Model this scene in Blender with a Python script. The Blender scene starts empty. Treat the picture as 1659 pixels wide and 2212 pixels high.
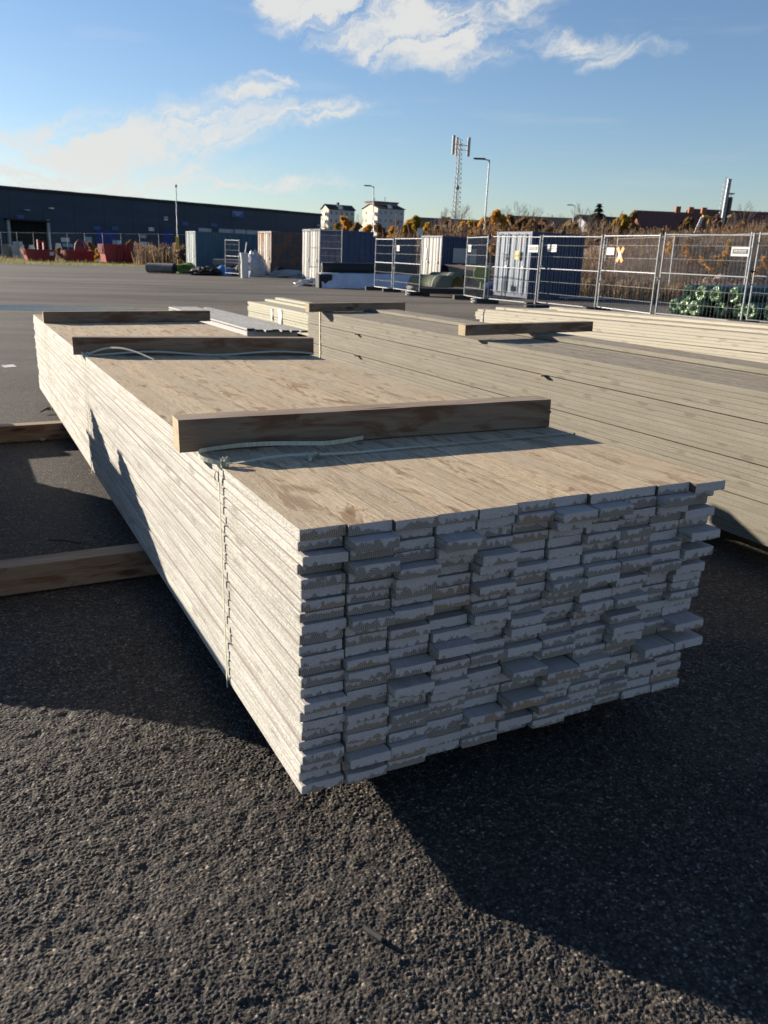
import bpy, math, random
import numpy as np
from mathutils import Vector, Matrix, Euler

R = math.radians
rng = random.Random(11)
scene = bpy.context.scene
COL = scene.collection

# ----------------------------------------------------------------- camera
FPX, PITCH, ROLL, HC = 1831.81, 0.294277, 0.021158, 1.3918
_f = Vector((0, math.cos(PITCH), -math.sin(PITCH)))
_r0 = Vector((1, 0, 0)); _d0 = _f.cross(_r0)
_r = math.cos(ROLL) * _r0 - math.sin(ROLL) * _d0
_d = math.sin(ROLL) * _r0 + math.cos(ROLL) * _d0
CAMPOS = Vector((0, 0, HC))
cam = bpy.data.cameras.new('camera'); camo = bpy.data.objects.new('camera', cam); COL.objects.link(camo)
M3 = Matrix((_r, -_d, -_f)).transposed()
camo.matrix_world = Matrix.Translation(CAMPOS) @ M3.to_4x4()
cam.sensor_fit = 'HORIZONTAL'; cam.sensor_width = 36; cam.lens = 36 * FPX / 1659
cam.clip_start = 0.05; cam.clip_end = 6000
scene.camera = camo
cam.dof.use_dof = True; cam.dof.focus_distance = 2.3; cam.dof.aperture_fstop = 12.0

# reading of survey points: photo pixel -> direction, ground point or point at a depth
S = 3072 / 1659
CROP = {1: (0, 700, .46293), 2: (700, 700, .46293), 3: (1200, 500, .46293), 4: (1800, 500, .46293), 5: (2300, 650, .46534),
        6: (0, 1150, .7836), 7: (1250, 780, .27125), 8: (1650, 880, .2411), 9: (2600, 1000, .2845), 0: (0, 0, 1)}
def ray(k, x, y):
    a = CROP[k]; u = (a[0] + a[2] * x) / S; v = (a[1] + a[2] * y) / S
    return _r * ((u - 829.5) / FPX) + _d * ((v - 1106) / FPX) + _f
def at(k, x, y, Y):
    q = ray(k, x, y); return CAMPOS + q * (Y / q.y)
def gnd(k, x, y, z=0.0):
    q = ray(k, x, y); return CAMPOS + q * ((z - HC) / q.z)
TILT = Matrix.Rotation(0.022, 4, 'Y')      # the yard is not level: plumb things lean this much against it

# ----------------------------------------------------------------- mesh collecting
class MB:
    def __init__(s): s.v = []; s.f = []; s.m = []; s.sm = []
    def add(s, vs, fs, mi=0, smooth=False):
        o = len(s.v); s.v.extend([tuple(p) for p in vs])
        for f in fs: s.f.append([i + o for i in f]); s.m.append(mi); s.sm.append(smooth)
    def box(s, lo, hi, mi=0, M=None):
        x0, y0, z0 = lo; x1, y1, z1 = hi
        vs = [Vector(p) for p in ((x0,y0,z0),(x1,y0,z0),(x1,y1,z0),(x0,y1,z0),(x0,y0,z1),(x1,y0,z1),(x1,y1,z1),(x0,y1,z1))]
        if M: vs = [M @ p for p in vs]
        s.add(vs, [(0,3,2,1),(4,5,6,7),(0,1,5,4),(1,2,6,5),(2,3,7,6),(3,0,4,7)], mi); return s
    def tube(s, pts, r, n=6, mi=0, r2=None, cap=True):
        pts = [Vector(p) for p in pts]; k = len(pts); o = len(s.v); rings = []
        for i, p in enumerate(pts):
            t = (pts[min(i+1,k-1)] - pts[max(i-1,0)]).normalized()
            a = t.cross(Vector((0,0,1)))
            if a.length < 1e-3: a = Vector((1,0,0))
            a.normalize(); b = t.cross(a)
            rr = r if r2 is None else r + (r2 - r) * i / (k - 1)
            rings.append([p + rr * (math.cos(2*math.pi*j/n) * a + math.sin(2*math.pi*j/n) * b) for j in range(n)])
        vs = [p for g in rings for p in g]
        fs = [(i*n+j, i*n+(j+1)%n, (i+1)*n+(j+1)%n, (i+1)*n+j) for i in range(k-1) for j in range(n)]
        s.add(vs, fs, mi, n > 4)
        if cap: s.add(rings[0], [tuple(range(n))[::-1]], mi); s.add(rings[-1], [tuple(range(n))], mi)
        return s
    def ribbon(s, pts, wid, th, mi=0):
        """flat tape: pts list of (position, width direction)"""
        k = len(pts); vs = []
        for i, (p, wd) in enumerate(pts):
            p = Vector(p); wd = Vector(wd).normalized()
            t = (Vector(pts[min(i+1,k-1)][0]) - Vector(pts[max(i-1,0)][0])).normalized()
            nn = t.cross(wd); nn = nn.normalized() if nn.length > 1e-6 else Vector((0,0,1))
            for a, b in ((-1,-1),(1,-1),(1,1),(-1,1)): vs.append(p + wd * (a*wid/2) + nn * (b*th/2))
        fs = [(i*4+j, i*4+(j+1)%4, i*4+4+(j+1)%4, i*4+4+j) for i in range(k-1) for j in range(4)]
        fs += [(3,2,1,0), (k*4-4,k*4-3,k*4-2,k*4-1)]
        s.add(vs, fs, mi, False); return s
    def build(s, name, mats, parent=None, M=None):
        me = bpy.data.meshes.new(name); me.from_pydata(s.v, [], s.f)
        me.polygons.foreach_set('material_index', s.m); me.polygons.foreach_set('use_smooth', s.sm)
        for m in (mats if isinstance(mats, (list, tuple)) else [mats]): me.materials.append(m)
        me.update()
        o = bpy.data.objects.new(name, me); COL.objects.link(o)
        if parent: o.parent = parent
        if M is not None: o.matrix_local = M
        return o
def tag(o, label=None, cat=None, group=None, kind=None):
    if label: o['label'] = label
    if cat: o['category'] = cat
    if group: o['group'] = group
    if kind: o['kind'] = kind
    return o
def thing(name, label, cat, M, group=None):
    o = bpy.data.objects.new(name, None); COL.objects.link(o); o.empty_display_size = .2
    o.matrix_world = M; return tag(o, label, cat, group)
def frame(p, ang=0.0, tilt=False):
    m = Matrix.Translation(Vector(p))
    if tilt: m = m @ TILT
    return m @ Matrix.Rotation(ang, 4, 'Z')
def copy_tree(o, parent=None):
    c = o.copy(); COL.objects.link(c)
    if parent: c.parent = parent
    for ch in list(o.children): copy_tree(ch, c)
    return c
ORD = ['first','second','third','fourth','fifth','sixth','seventh','eighth','ninth','tenth','eleventh','twelfth','thirteenth','fourteenth','fifteenth','sixteenth','seventeenth','eighteenth','nineteenth','twentieth','twenty-first','twenty-second','twenty-third','twenty-fourth','twenty-fifth']

# ----------------------------------------------------------------- materials
class NT:
    def __init__(s, name):
        s.mat = bpy.data.materials.new(name); s.mat.use_nodes = True
        s.t = s.mat.node_tree; s.bsdf = s.t.nodes['Principled BSDF']
        s.bsdf.inputs['Specular IOR Level'].default_value = .3
    def n(s, typ, ins=None, out=0, **kw):
        nd = s.t.nodes.new(typ)
        for k, v in kw.items(): setattr(nd, k, v)
        for k, v in (ins or {}).items(): s.put(nd.inputs[k], v)
        return nd.outputs[out]
    def put(s, sock, v):
        if isinstance(v, bpy.types.NodeSocket): s.t.links.new(v, sock)
        else:
            if isinstance(v, (tuple, list)) and len(v) == 3 and sock.type == 'RGBA': v = (*v, 1)
            sock.default_value = v
    def math(s, op, a, b=0.0, c=0.0, clamp=False): return s.n('ShaderNodeMath', {0: a, 1: b, 2: c}, operation=op, use_clamp=clamp)
    def ramp(s, v, stops, interp='LINEAR'):
        nd = s.t.nodes.new('ShaderNodeValToRGB'); nd.color_ramp.interpolation = interp
        el = nd.color_ramp.elements
        while len(el) < len(stops): el.new(.5)
        for e, (p, c) in zip(el, stops): e.position = p; e.color = (*c, 1) if len(c) == 3 else c
        s.put(nd.inputs[0], v); return nd.outputs[0]
    def mix(s, f, a, b, blend='MIX'):
        nd = s.t.nodes.new('ShaderNodeMix'); nd.data_type = 'RGBA'; nd.blend_type = blend
        s.put(nd.inputs[0], f); s.put(nd.inputs[6], a); s.put(nd.inputs[7], b); return nd.outputs[2]
    def obj(s, scale=(1,1,1), rnd=True):
        c = s.n('ShaderNodeTexCoord', out=3)
        if rnd:
            r = s.n('ShaderNodeObjectInfo', out=5)
            q = s.math('MULTIPLY', r, 53.0)
            c = s.n('ShaderNodeVectorMath', {0: c, 1: q}, operation='ADD')
        return s.n('ShaderNodeVectorMath', {0: c, 1: scale}, operation='MULTIPLY')
    def noise(s, vec, scale, detail=3, rough=.55, dist=0.0):
        return s.n('ShaderNodeTexNoise', {'Vector': vec, 'Scale': scale, 'Detail': detail, 'Roughness': rough, 'Distortion': dist})
    def done(s, col=None, rough=None, bump=None, bs=.3, bd=.01, metal=None, spec=None):
        if col is not None: s.put(s.bsdf.inputs['Base Color'], col)
        if rough is not None: s.put(s.bsdf.inputs['Roughness'], rough)
        if metal is not None: s.put(s.bsdf.inputs['Metallic'], metal)
        if spec is not None: s.put(s.bsdf.inputs['Specular IOR Level'], spec)
        if bump is not None:
            b = s.n('ShaderNodeBump', {'Height': bump, 'Strength': bs, 'Distance': bd}); s.put(s.bsdf.inputs['Normal'], b)
        return s.mat
def plain(name, col, rough=.6, var=.15, scale=8, metal=0.0, spec=.3, bump=0.0):
    t = NT(name); n = t.noise(t.obj(), scale, 4)
    k = t.ramp(n, [(.3, tuple(c*(1-var) for c in col)), (.7, tuple(c*(1+var) for c in col))])
    return t.done(k, rough, n if bump else None, bump, .02, metal, spec)

def m_paint(name, base, bare, speck=.5, spk_lo=.5, bumpd=.0012, knots=True):
    """thin rough paint on sawn wood; x runs along the plank"""
    t = NT(name)
    v1 = t.obj((1,1,1))
    fine = t.noise(t.n('ShaderNodeVectorMath', {0: v1, 1: (90, 260, 260)}, operation='MULTIPLY'), 1.0, 3, .7)
    streak = t.noise(t.n('ShaderNodeVectorMath', {0: v1, 1: (3, 60, 140)}, operation='MULTIPLY'), 1.0, 4, .6)
    wide = t.noise(v1, 2.3, 3)
    a = t.math('ADD', t.math('MULTIPLY', fine, .55), t.math('MULTIPLY', streak, .45))
    a = t.math('ADD', a, t.math('MULTIPLY', wide, .25))
    msk = t.ramp(a, [(spk_lo, (1,1,1)), (spk_lo + .16, (0,0,0))])
    r = t.n('ShaderNodeObjectInfo', out=5)
    b2 = t.mix(r, tuple(c*.92 for c in base), tuple(min(1,c*1.05) for c in base))
    col = t.mix(t.math('MULTIPLY', msk, speck), b2, bare)
    if knots:
        kv = t.n('ShaderNodeVectorMath', {0: v1, 1: (4.5, 16, 16)}, operation='MULTIPLY')
        kd = t.n('ShaderNodeTexVoronoi', {'Vector': kv, 'Scale': 1.0}, out=0)
        km = t.ramp(kd, [(.13, (1,1,1)), (.24, (0,0,0))])
        col = t.mix(t.math('MULTIPLY', km, .45), col, tuple(c*.55 for c in bare))
    return t.done(col, .8, t.math('ADD', fine, streak), .6, bumpd, spec=.15)

M = {}
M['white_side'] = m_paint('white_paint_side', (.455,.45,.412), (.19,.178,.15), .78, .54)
M['dark_edge'] = plain('seam_shade_edge', (.10,.08,.06), .9, .2, 30)  # dark sides paint in the shade of the narrow top-layer seams
M['grey_side'] = m_paint('grey_paint_face', (.53,.465,.435), (.32,.275,.24), .5, .60, knots=False)
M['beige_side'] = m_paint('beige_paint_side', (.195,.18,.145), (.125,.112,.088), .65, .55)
M['cream_side'] = m_paint('cream_paint_side', (.50,.465,.375), (.40,.36,.28), .5, .60)
M['sage_side'] = m_paint('sage_paint_side', (.36,.355,.275), (.30,.285,.215), .5, .60)
M['pale_side'] = m_paint('pale_grey_paint', (.40,.40,.385), (.30,.30,.29), .5, .60)

def m_end(name, paint, bare):
    """plank end: growth rings, paint that ran down in drips and left bare patches"""
    t = NT(name)
    tc = t.n('ShaderNodeTexCoord', out=3)
    r = t.n('ShaderNodeObjectInfo', out=5)
    sep = t.t.nodes.new('ShaderNodeSeparateXYZ'); t.put(sep.inputs[0], tc); y, z = sep.outputs[1], sep.outputs[2]
    # rings round a pith that lies under, beside or inside the plank
    cy = t.math('MULTIPLY', t.math('SUBTRACT', t.math('FRACT', t.math('MULTIPLY', r, 17.3)), .5), .11)
    cz = t.math('MULTIPLY_ADD', t.math('FRACT', t.math('MULTIPLY', r, 41.7)), .06, -.05)
    dy = t.math('SUBTRACT', y, cy); dz = t.math('SUBTRACT', z, cz)
    rad = t.math('SQRT', t.math('ADD', t.math('MULTIPLY', dy, dy), t.math('MULTIPLY', dz, dz)))
    v = t.obj((1,1,1))
    wob = t.noise(v, 55, 2)
    ring = t.math('SINE', t.math('MULTIPLY', t.math('ADD', rad, t.math('MULTIPLY', wob, .005)), 1150.0))
    ring01 = t.math('MULTIPLY_ADD', ring, .5, .5)
    off = t.math('MULTIPLY', r, 97.0)
    # drips: hard-edged, long in z
    cmb = t.n('ShaderNodeCombineXYZ', {0: t.math('ADD', y, off), 1: t.math('MULTIPLY', z, .42), 2: off})
    drip = t.noise(cmb, 70, 1.2, .45)
    cmb2 = t.n('ShaderNodeCombineXYZ', {0: t.math('ADD', y, off), 1: z, 2: off})
    blot = t.noise(cmb2, 21, 2, .5)
    lev = t.math('MULTIPLY_ADD', z, 21.0, 0.0)         # more paint towards the top
    m = t.math('ADD', t.math('MULTIPLY', drip, .85), t.math('MULTIPLY', blot, .7))
    m = t.math('ADD', m, lev)
    m = t.math('ADD', m, t.math('MULTIPLY', t.math('SUBTRACT', t.math('FRACT', t.math('MULTIPLY', r, 7.77)), .5), .46))
    paintm = t.ramp(m, [(.645, (0,0,0)), (.73, (1,1,1))])
    # rings show faintly through thin paint
    pc = t.mix(t.math('MULTIPLY', ring01, .35), paint, tuple(c*.72 for c in paint))
    rough_sp = t.noise(v, 330, 2, .6)
    pc = t.mix(t.ramp(rough_sp, [(.42, (.55,.55,.55)), (.58, (0,0,0))]), pc, tuple(c*.6 for c in paint))
    tint = t.math('FRACT', t.math('MULTIPLY', r, 29.1))
    b0 = t.mix(t.ramp(tint, [(.0,(0,0,0)),(.85,(.15,.15,.15)),(.97,(1,1,1))]), bare, (bare[0]*1.35, bare[1]*1.0, bare[2]*.75))
    bc = t.mix(ring01, b0, tuple(c*.5 for c in bare))
    col = t.mix(paintm, bc, pc)
    h = t.math('ADD', t.math('MULTIPLY', ring01, .35), t.math('ADD', t.math('MULTIPLY', paintm, .6), t.math('MULTIPLY', rough_sp, .8)))
    return t.done(col, .85, h, .55, .0016, spec=.12)
M['white_end'] = m_end('painted_plank_end', (.61,.52,.485), (.38,.315,.265))
M['beige_end'] = m_end('beige_plank_end', (.33,.30,.24), (.25,.20,.15))

def m_top(name, c1, c2, wash, washamt=.45):
    t = NT(name); v1 = t.obj((1,1,1))
    g = t.n('ShaderNodeVectorMath', {0: v1, 1: (2.2, 42, 42)}, operation='MULTIPLY')
    grain = t.noise(g, 1.0, 5, .65, .6)
    fine = t.noise(t.n('ShaderNodeVectorMath', {0: v1, 1: (14, 420, 420)}, operation='MULTIPLY'), 1.0, 2, .7)
    saw = t.noise(t.n('ShaderNodeVectorMath', {0: v1, 1: (320, 60, 60)}, operation='MULTIPLY'), 1.0, 2, .6)
    col = t.ramp(grain, [(.3, c1), (.52, c2), (.72, tuple(a*.8+b*.2 for a, b in zip(c2, c1)))])
    w = t.noise(t.n('ShaderNodeVectorMath', {0: v1, 1: (1.4, 9, 9)}, operation='MULTIPLY'), 1.0, 5, .7, .8)
    col = t.mix(t.math('MULTIPLY', t.ramp(t.math('ADD', w, t.math('MULTIPLY', fine, .25)), [(.52, (0,0,0)), (.72, (1,1,1))]), washamt), col, wash)
    st = t.noise(t.n('ShaderNodeVectorMath', {0: v1, 1: (3.0, 11, 11)}, operation='MULTIPLY'), 1.0, 4, .6, 1.6)
    col = t.mix(t.ramp(st, [(.56, (0,0,0)), (.63, (.8,.8,.8))]), col, tuple(c*q for c, q in zip(c1, (.72,.60,.48))))
    col = t.mix(t.ramp(fine, [(.42, (.5,.5,.5)), (.54, (0,0,0))]), col, tuple(c*.55 for c in c1))
    dirt = t.noise(t.n('ShaderNodeVectorMath', {0: v1, 1: (160, 190, 190)}, operation='MULTIPLY'), 1.0, 3, .7)
    dz = t.noise(v1, 4.0, 3)
    col = t.mix(t.math('MULTIPLY', t.ramp(dirt, [(.56, (0,0,0)), (.62, (1,1,1))]), t.ramp(dz, [(.45, (.1,.1,.1)), (.62, (.8,.8,.8))])), col, (.10,.08,.06))
    r = t.n('ShaderNodeObjectInfo', out=5)
    gr = sum(c2)/3
    col = t.mix(t.math('MULTIPLY', r, .42), col, (gr*.72, gr*.60, gr*.46))
    kv = t.n('ShaderNodeVectorMath', {0: v1, 1: (2.6, 11, 11)}, operation='MULTIPLY')
    kd = t.n('ShaderNodeTexVoronoi', {'Vector': kv, 'Scale': 1.0}, out=0)
    col = t.mix(t.ramp(kd, [(.07, (.7,.7,.7)), (.13, (0,0,0))]), col, (.16,.09,.05))
    h = t.math('ADD', t.math('MULTIPLY', fine, .8), t.math('ADD', t.math('MULTIPLY', saw, .7), grain))
    return t.done(col, .85, h, .9, .0024, spec=.12)
M['bare_top'] = m_top('sawn_wood_top', (.36,.25,.15), (.60,.46,.29), (.62,.53,.39), .5)
M['beige_top'] = m_top('beige_wood_top', (.24,.207,.155), (.33,.287,.222), (.37,.335,.27), .4)
M['pale_top'] = m_top('pale_wood_top', (.30,.30,.29), (.43,.43,.42), (.48,.48,.48), .5)
M['cream_top'] = m_top('cream_wood_top', (.38,.34,.26), (.50,.45,.35), (.54,.50,.42), .4)

def m_beam(name, c1, c2, stain):
    t = NT(name); v1 = t.obj((1,1,1))
    g = t.noise(t.n('ShaderNodeVectorMath', {0: v1, 1: (2.0, 34, 34)}, operation='MULTIPLY'), 1.0, 5, .65, .8)
    f = t.noise(t.n('ShaderNodeVectorMath', {0: v1, 1: (9, 300, 300)}, operation='MULTIPLY'), 1.0, 2, .7)
    col = t.ramp(t.math('ADD', t.math('MULTIPLY', g, .8), t.math('MULTIPLY', f, .2)), [(.34, c1), (.5, c2), (.66, c1)])
    st = t.noise(t.n('ShaderNodeVectorMath', {0: v1, 1: (3.2, 14, 14)}, operation='MULTIPLY'), 1.0, 4, .6, 1.0)
    col = t.mix(t.ramp(st, [(.5, (0,0,0)), (.64, (.85,.85,.85))]), col, stain)
    kv = t.n('ShaderNodeVectorMath', {0: v1, 1: (2.4, 9, 9)}, operation='MULTIPLY')
    kd = t.n('ShaderNodeTexVoronoi', {'Vector': kv, 'Scale': 1.0}, out=0)
    col = t.mix(t.ramp(kd, [(.08, (.8,.8,.8)), (.17, (0,0,0))]), col, (.05,.025,.015))
    return t.done(col, .75, t.math('ADD', g, f), .5, .0015, spec=.2)
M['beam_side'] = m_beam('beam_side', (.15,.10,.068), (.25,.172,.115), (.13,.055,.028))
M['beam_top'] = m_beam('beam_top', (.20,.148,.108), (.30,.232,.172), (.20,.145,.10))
M['beam_end'] = m_beam('beam_end', (.27,.21,.135), (.37,.30,.195), (.28,.19,.10))

def m_asphalt():
    t = NT('asphalt'); c = t.n('ShaderNodeTexCoord', out=3)
    vo = t.n('ShaderNodeTexVoronoi', {'Vector': c, 'Scale': 135.0}, out=1)
    sep = t.t.nodes.new('ShaderNodeSeparateColor'); t.put(sep.inputs[0], vo)
    sv = sep.outputs[0]
    col = t.ramp(sv, [(0, (.032,.029,.027)), (.5, (.061,.055,.049)), (.82, (.093,.084,.072)), (.93, (.15,.12,.095)), (1, (.25,.22,.185))])
    d = t.n('ShaderNodeTexVoronoi', {'Vector': c, 'Scale': 135.0}, out=0)
    col = t.mix(t.ramp(d, [(.35, (0,0,0)), (.75, (.7,.7,.7))]), col, (.022,.021,.021))
    big = t.noise(c, .35, 5, .6); med = t.noise(c, 1.7, 4, .6)
    pat = t.math('ADD', t.math('MULTIPLY', big, .6), t.math('MULTIPLY', med, .4))
    col = t.mix(1.0, col, t.ramp(pat, [(.32, (.78,.78,.80)), (.68, (1.22,1.19,1.13))]), 'MULTIPLY')
    sx = t.t.nodes.new('ShaderNodeSeparateXYZ'); t.put(sx.inputs[0], c)
    graze_dust = t.n('ShaderNodeMapRange', {0: t.math('ADD', sx.outputs[1], t.math('MULTIPLY', t.noise(c, .25, 3), 6.0)), 1: 8.0, 2: 20.0, 3: 0.0, 4: .8})  # brown dust plus painted-in grazing-light brightening, stronger with distance
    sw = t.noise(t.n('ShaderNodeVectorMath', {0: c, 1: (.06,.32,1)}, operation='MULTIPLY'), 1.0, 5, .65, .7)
    col = t.mix(graze_dust, col, t.ramp(sw, [(.36, (.066,.057,.048)), (.5, (.115,.099,.080)), (.62, (.17,.146,.115))]))
    sp2 = t.noise(c, 38, 4, .75)
    col = t.mix(1.0, col, t.ramp(sp2, [(.34, (.62,.62,.62)), (.66, (1.4,1.38,1.34))]), 'MULTIPLY')
    # damp patches far out
    wet = t.noise(t.n('ShaderNodeVectorMath', {0: c, 1: (.10,.22,1)}, operation='MULTIPLY'), 1.0, 3)
    wm = t.ramp(wet, [(.60, (0,0,0)), (.70, (1,1,1))])
    col = t.mix(t.math('MULTIPLY', wm, .35), col, (.05,.05,.055))
    ro = t.ramp(wm, [(0, (.78,.78,.78)), (1, (.5,.5,.5))])
    h = t.math('ADD', t.math('SUBTRACT', 1.0, d), t.math('MULTIPLY', sv, .6))
    n2 = t.noise(c, 60, 3, .6)
    h = t.math('ADD', h, n2)
    return t.done(col, ro, h, .4, .005, spec=.18)
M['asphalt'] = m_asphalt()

M['galv'] = plain('galvanised_steel', (.27,.28,.29), .5, .12, 30, .4)
M['wire'] = plain('fence_wire', (.45,.44,.42), .5, .1, 20, .5)
M['white_plastic'] = plain('white_plastic', (.55,.55,.54), .4, .08, 6)
M['black_ink'] = plain('black_print', (.03,.03,.03), .5)
M['orange'] = plain('orange_print', (.75,.22,.03), .5)
M['concrete'] = plain('concrete_block', (.33,.32,.30), .9, .2, 14, 0, .2, .3)
M['dark_rubber'] = plain('dark_rubber', (.035,.036,.038), .75)
def m_strap():
    t = NT('plastic_strap'); v = t.obj((1,1,1))
    n = t.noise(t.n('ShaderNodeVectorMath', {0: v, 1: (400, 400, 10)}, operation='MULTIPLY'), 1.0, 2)
    col = t.ramp(n, [(.35, (.36,.36,.27)), (.65, (.55,.54,.43))])
    return t.done(col, .45, n, .3, .001)
M['strap'] = m_strap()
M['strap_yellow'] = plain('yellowed_strap', (.42,.38,.16), .5, .15, 40)
def m_container(name, col, rust=(.22,.09,.04), amt=.5, lo=.60):
    t = NT(name); v = t.obj()
    n = t.noise(v, 1.4, 6, .7); n2 = t.noise(t.n('ShaderNodeVectorMath', {0: v, 1: (6,6,.7)}, operation='MULTIPLY'), 1.0, 4)
    c = t.ramp(n2, [(.3, tuple(a*.8 for a in col)), (.7, tuple(a*1.12 for a in col))])
    c = t.mix(t.math('MULTIPLY', t.ramp(n, [(lo, (0,0,0)), (lo+.1, (1,1,1))]), amt), c, rust)
    return t.done(c, .5, n2, .2, .01)
M['cont_teal'] = m_container('container_teal', (.036,.095,.145))
M['cont_navy'] = m_container('container_navy', (.035,.060,.125))
M['cont_royal'] = m_container('container_royal_blue', (.034,.056,.115))
M['cont_brown'] = m_container('container_brown', (.075,.062,.058), amt=.6, lo=.5)
M['door_white'] = m_container('door_white', (.40,.385,.35), amt=.5, lo=.58)
M['door_rusty'] = m_container('door_rusty', (.34,.31,.26), (.30,.15,.06), .9, .46)
M['door_blue'] = m_container('door_pale_blue', (.145,.185,.235), (.27,.15,.09), .7, .60)
M['door_teal'] = m_container('door_teal_white', (.30,.36,.36), amt=.3)
M['red_bin'] = m_container('red_paint_steel', (.24,.022,.024), (.10,.03,.02), .4)

# ----------------------------------------------------------------- world, sun
az_t, EL = R(119.5), R(15.5)           # azimuth the light travels towards (clockwise from +Y), sun elevation
w = bpy.data.worlds.new('World'); scene.world = w; w.use_nodes = True
nt = w.node_tree; bg = nt.nodes['Background']; bg.inputs[1].default_value = .053
sky = nt.nodes.new('ShaderNodeTexSky'); sky.sky_type = 'NISHITA'; sky.sun_disc = False
sky.sun_elevation = EL; sky.sun_rotation = az_t + math.pi
sky.air_density = 1.0; sky.dust_density = .25; sky.ozone_density = 3.0
class WN(NT):
    def __init__(s): s.t = nt
W = WN()
gen = W.n('ShaderNodeTexCoord', out=0)
sp = nt.nodes.new('ShaderNodeSeparateXYZ'); nt.links.new(gen, sp.inputs[0])
azn = W.math('ARCTAN2', sp.outputs[0], sp.outputs[1]); eln = W.math('ARCSINE', sp.outputs[2])
ae = W.n('ShaderNodeCombineXYZ', {0: azn, 1: W.math('MULTIPLY', eln, 1.0), 2: 0.0})
warp = W.n('ShaderNodeTexNoise', {'Vector': ae, 'Scale': 9.0, 'Detail': 6.0, 'Roughness': .62}, out=1)
wv = W.n('ShaderNodeVectorMath', {0: warp, 1: (.5,.5,.5)}, operation='SUBTRACT')
wv = W.n('ShaderNodeVectorMath', {0: wv, 1: (.17,.085,0)}, operation='MULTIPLY')
aw = W.n('ShaderNodeVectorMath', {0: ae, 1: wv}, operation='ADD')
def blob(az, el, ra, re, ang, amt):
    q = W.n('ShaderNodeVectorMath', {0: aw, 1: (az, el, 0)}, operation='SUBTRACT')
    q = W.n('ShaderNodeVectorRotate', {'Vector': q, 'Angle': -ang}, rotation_type='Z_AXIS')
    q = W.n('ShaderNodeVectorMath', {0: q, 1: (1/ra, 1/re, 0)}, operation='MULTIPLY')
    ln = W.n('ShaderNodeVectorMath', {0: q}, out=1, operation='LENGTH')
    return W.math('MULTIPLY', W.math('SUBTRACT', 1.0, ln, clamp=True), amt)
tot = None
for b in [
        (-.085,.243,.125,.034,-.35,2.1), (.005,.232,.15,.052,-.15,1.9), (.07,.224,.12,.042,.2,1.6), (.12,.247,.10,.028,.3,1.2), (.04,.204,.10,.026,0,1.4), (-.06,.215,.10,.026,-.2,1.4),
        (.19,.213,.085,.018,-.05,1.15), (.235,.202,.065,.014,.05,1.2),
        (-.31,.100,.16,.046,.05,1.8), (-.22,.118,.15,.036,.25,1.7), (-.35,.062,.16,.045,0,1.7), (-.26,.070,.18,.038,.1,1.3), (-.11,.139,.15,.020,.12,1.45),
        (-.16,.155,.055,.019,.2,1.5), (-.135,.170,.034,.009,0,1.4), (-.15,.073,.17,.010,0,1.4), (-.28,.042,.20,.022,0,1.1), (-.40,.105,.07,.018,-.2,1.0)]:
    x = blob(*b); tot = x if tot is None else W.math('MAXIMUM', tot, x)
fib = W.n('ShaderNodeTexNoise', {'Vector': W.n('ShaderNodeVectorMath', {0: aw, 1: (14,34,0)}, operation='MULTIPLY'), 'Scale': 1.0, 'Detail': 8.0, 'Roughness': .62, 'Distortion': .6})
fr = W.n('ShaderNodeVectorRotate', {'Vector': aw, 'Angle': -.32}, rotation_type='Z_AXIS')
fib2 = W.n('ShaderNodeTexNoise', {'Vector': W.n('ShaderNodeVectorMath', {0: fr, 1: (8,62,0)}, operation='MULTIPLY'), 'Scale': 1.0, 'Detail': 7.0, 'Roughness': .6, 'Distortion': 1.1})
fib = W.math('ADD', W.math('MULTIPLY', fib, .48), W.math('MULTIPLY', fib2, .52))
cm = W.math('MULTIPLY', tot, W.n('ShaderNodeMapRange', {0: fib, 1: .36, 2: .62, 3: .10, 4: 1.2}))
cm = W.n('ShaderNodeMapRange', {0: cm, 1: .05, 2: 1.12, 3: 0.0, 4: .92}, interpolation_type='SMOOTHSTEP')
thin = W.n('ShaderNodeTexNoise', {'Vector': W.n('ShaderNodeVectorMath', {0: ae, 1: (5,40,0)}, operation='MULTIPLY'), 'Scale': 1.0, 'Detail': 5.0})
cm = W.math('MAXIMUM', cm, W.n('ShaderNodeMapRange', {0: thin, 1: .55, 2: .8, 3: 0.0, 4: .16}))
CLOUDV = 6.0
skyc = W.mix(1.0, sky.outputs[0], (.97, .97, 1.05), 'MULTIPLY')
mx = W.mix(cm, skyc, (CLOUDV*.98, CLOUDV*.975, CLOUDV*.94))
nt.links.new(mx, bg.inputs[0])
sl = bpy.data.lights.new('sun', 'SUN'); sl.energy = 5.0; sl.angle = R(.53); sl.color = (1.0, .89, .75)
so = bpy.data.objects.new('sun', sl); COL.objects.link(so)
tdir = Vector((math.sin(az_t)*math.cos(EL), math.cos(az_t)*math.cos(EL), -math.sin(EL)))
so.rotation_euler = tdir.to_track_quat('-Z', 'Y').to_euler(); so.location = (-30, 20, 20)
scene.view_settings.view_transform = 'Standard'; scene.view_settings.look = 'None'; scene.view_settings.exposure = 1.35

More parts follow.
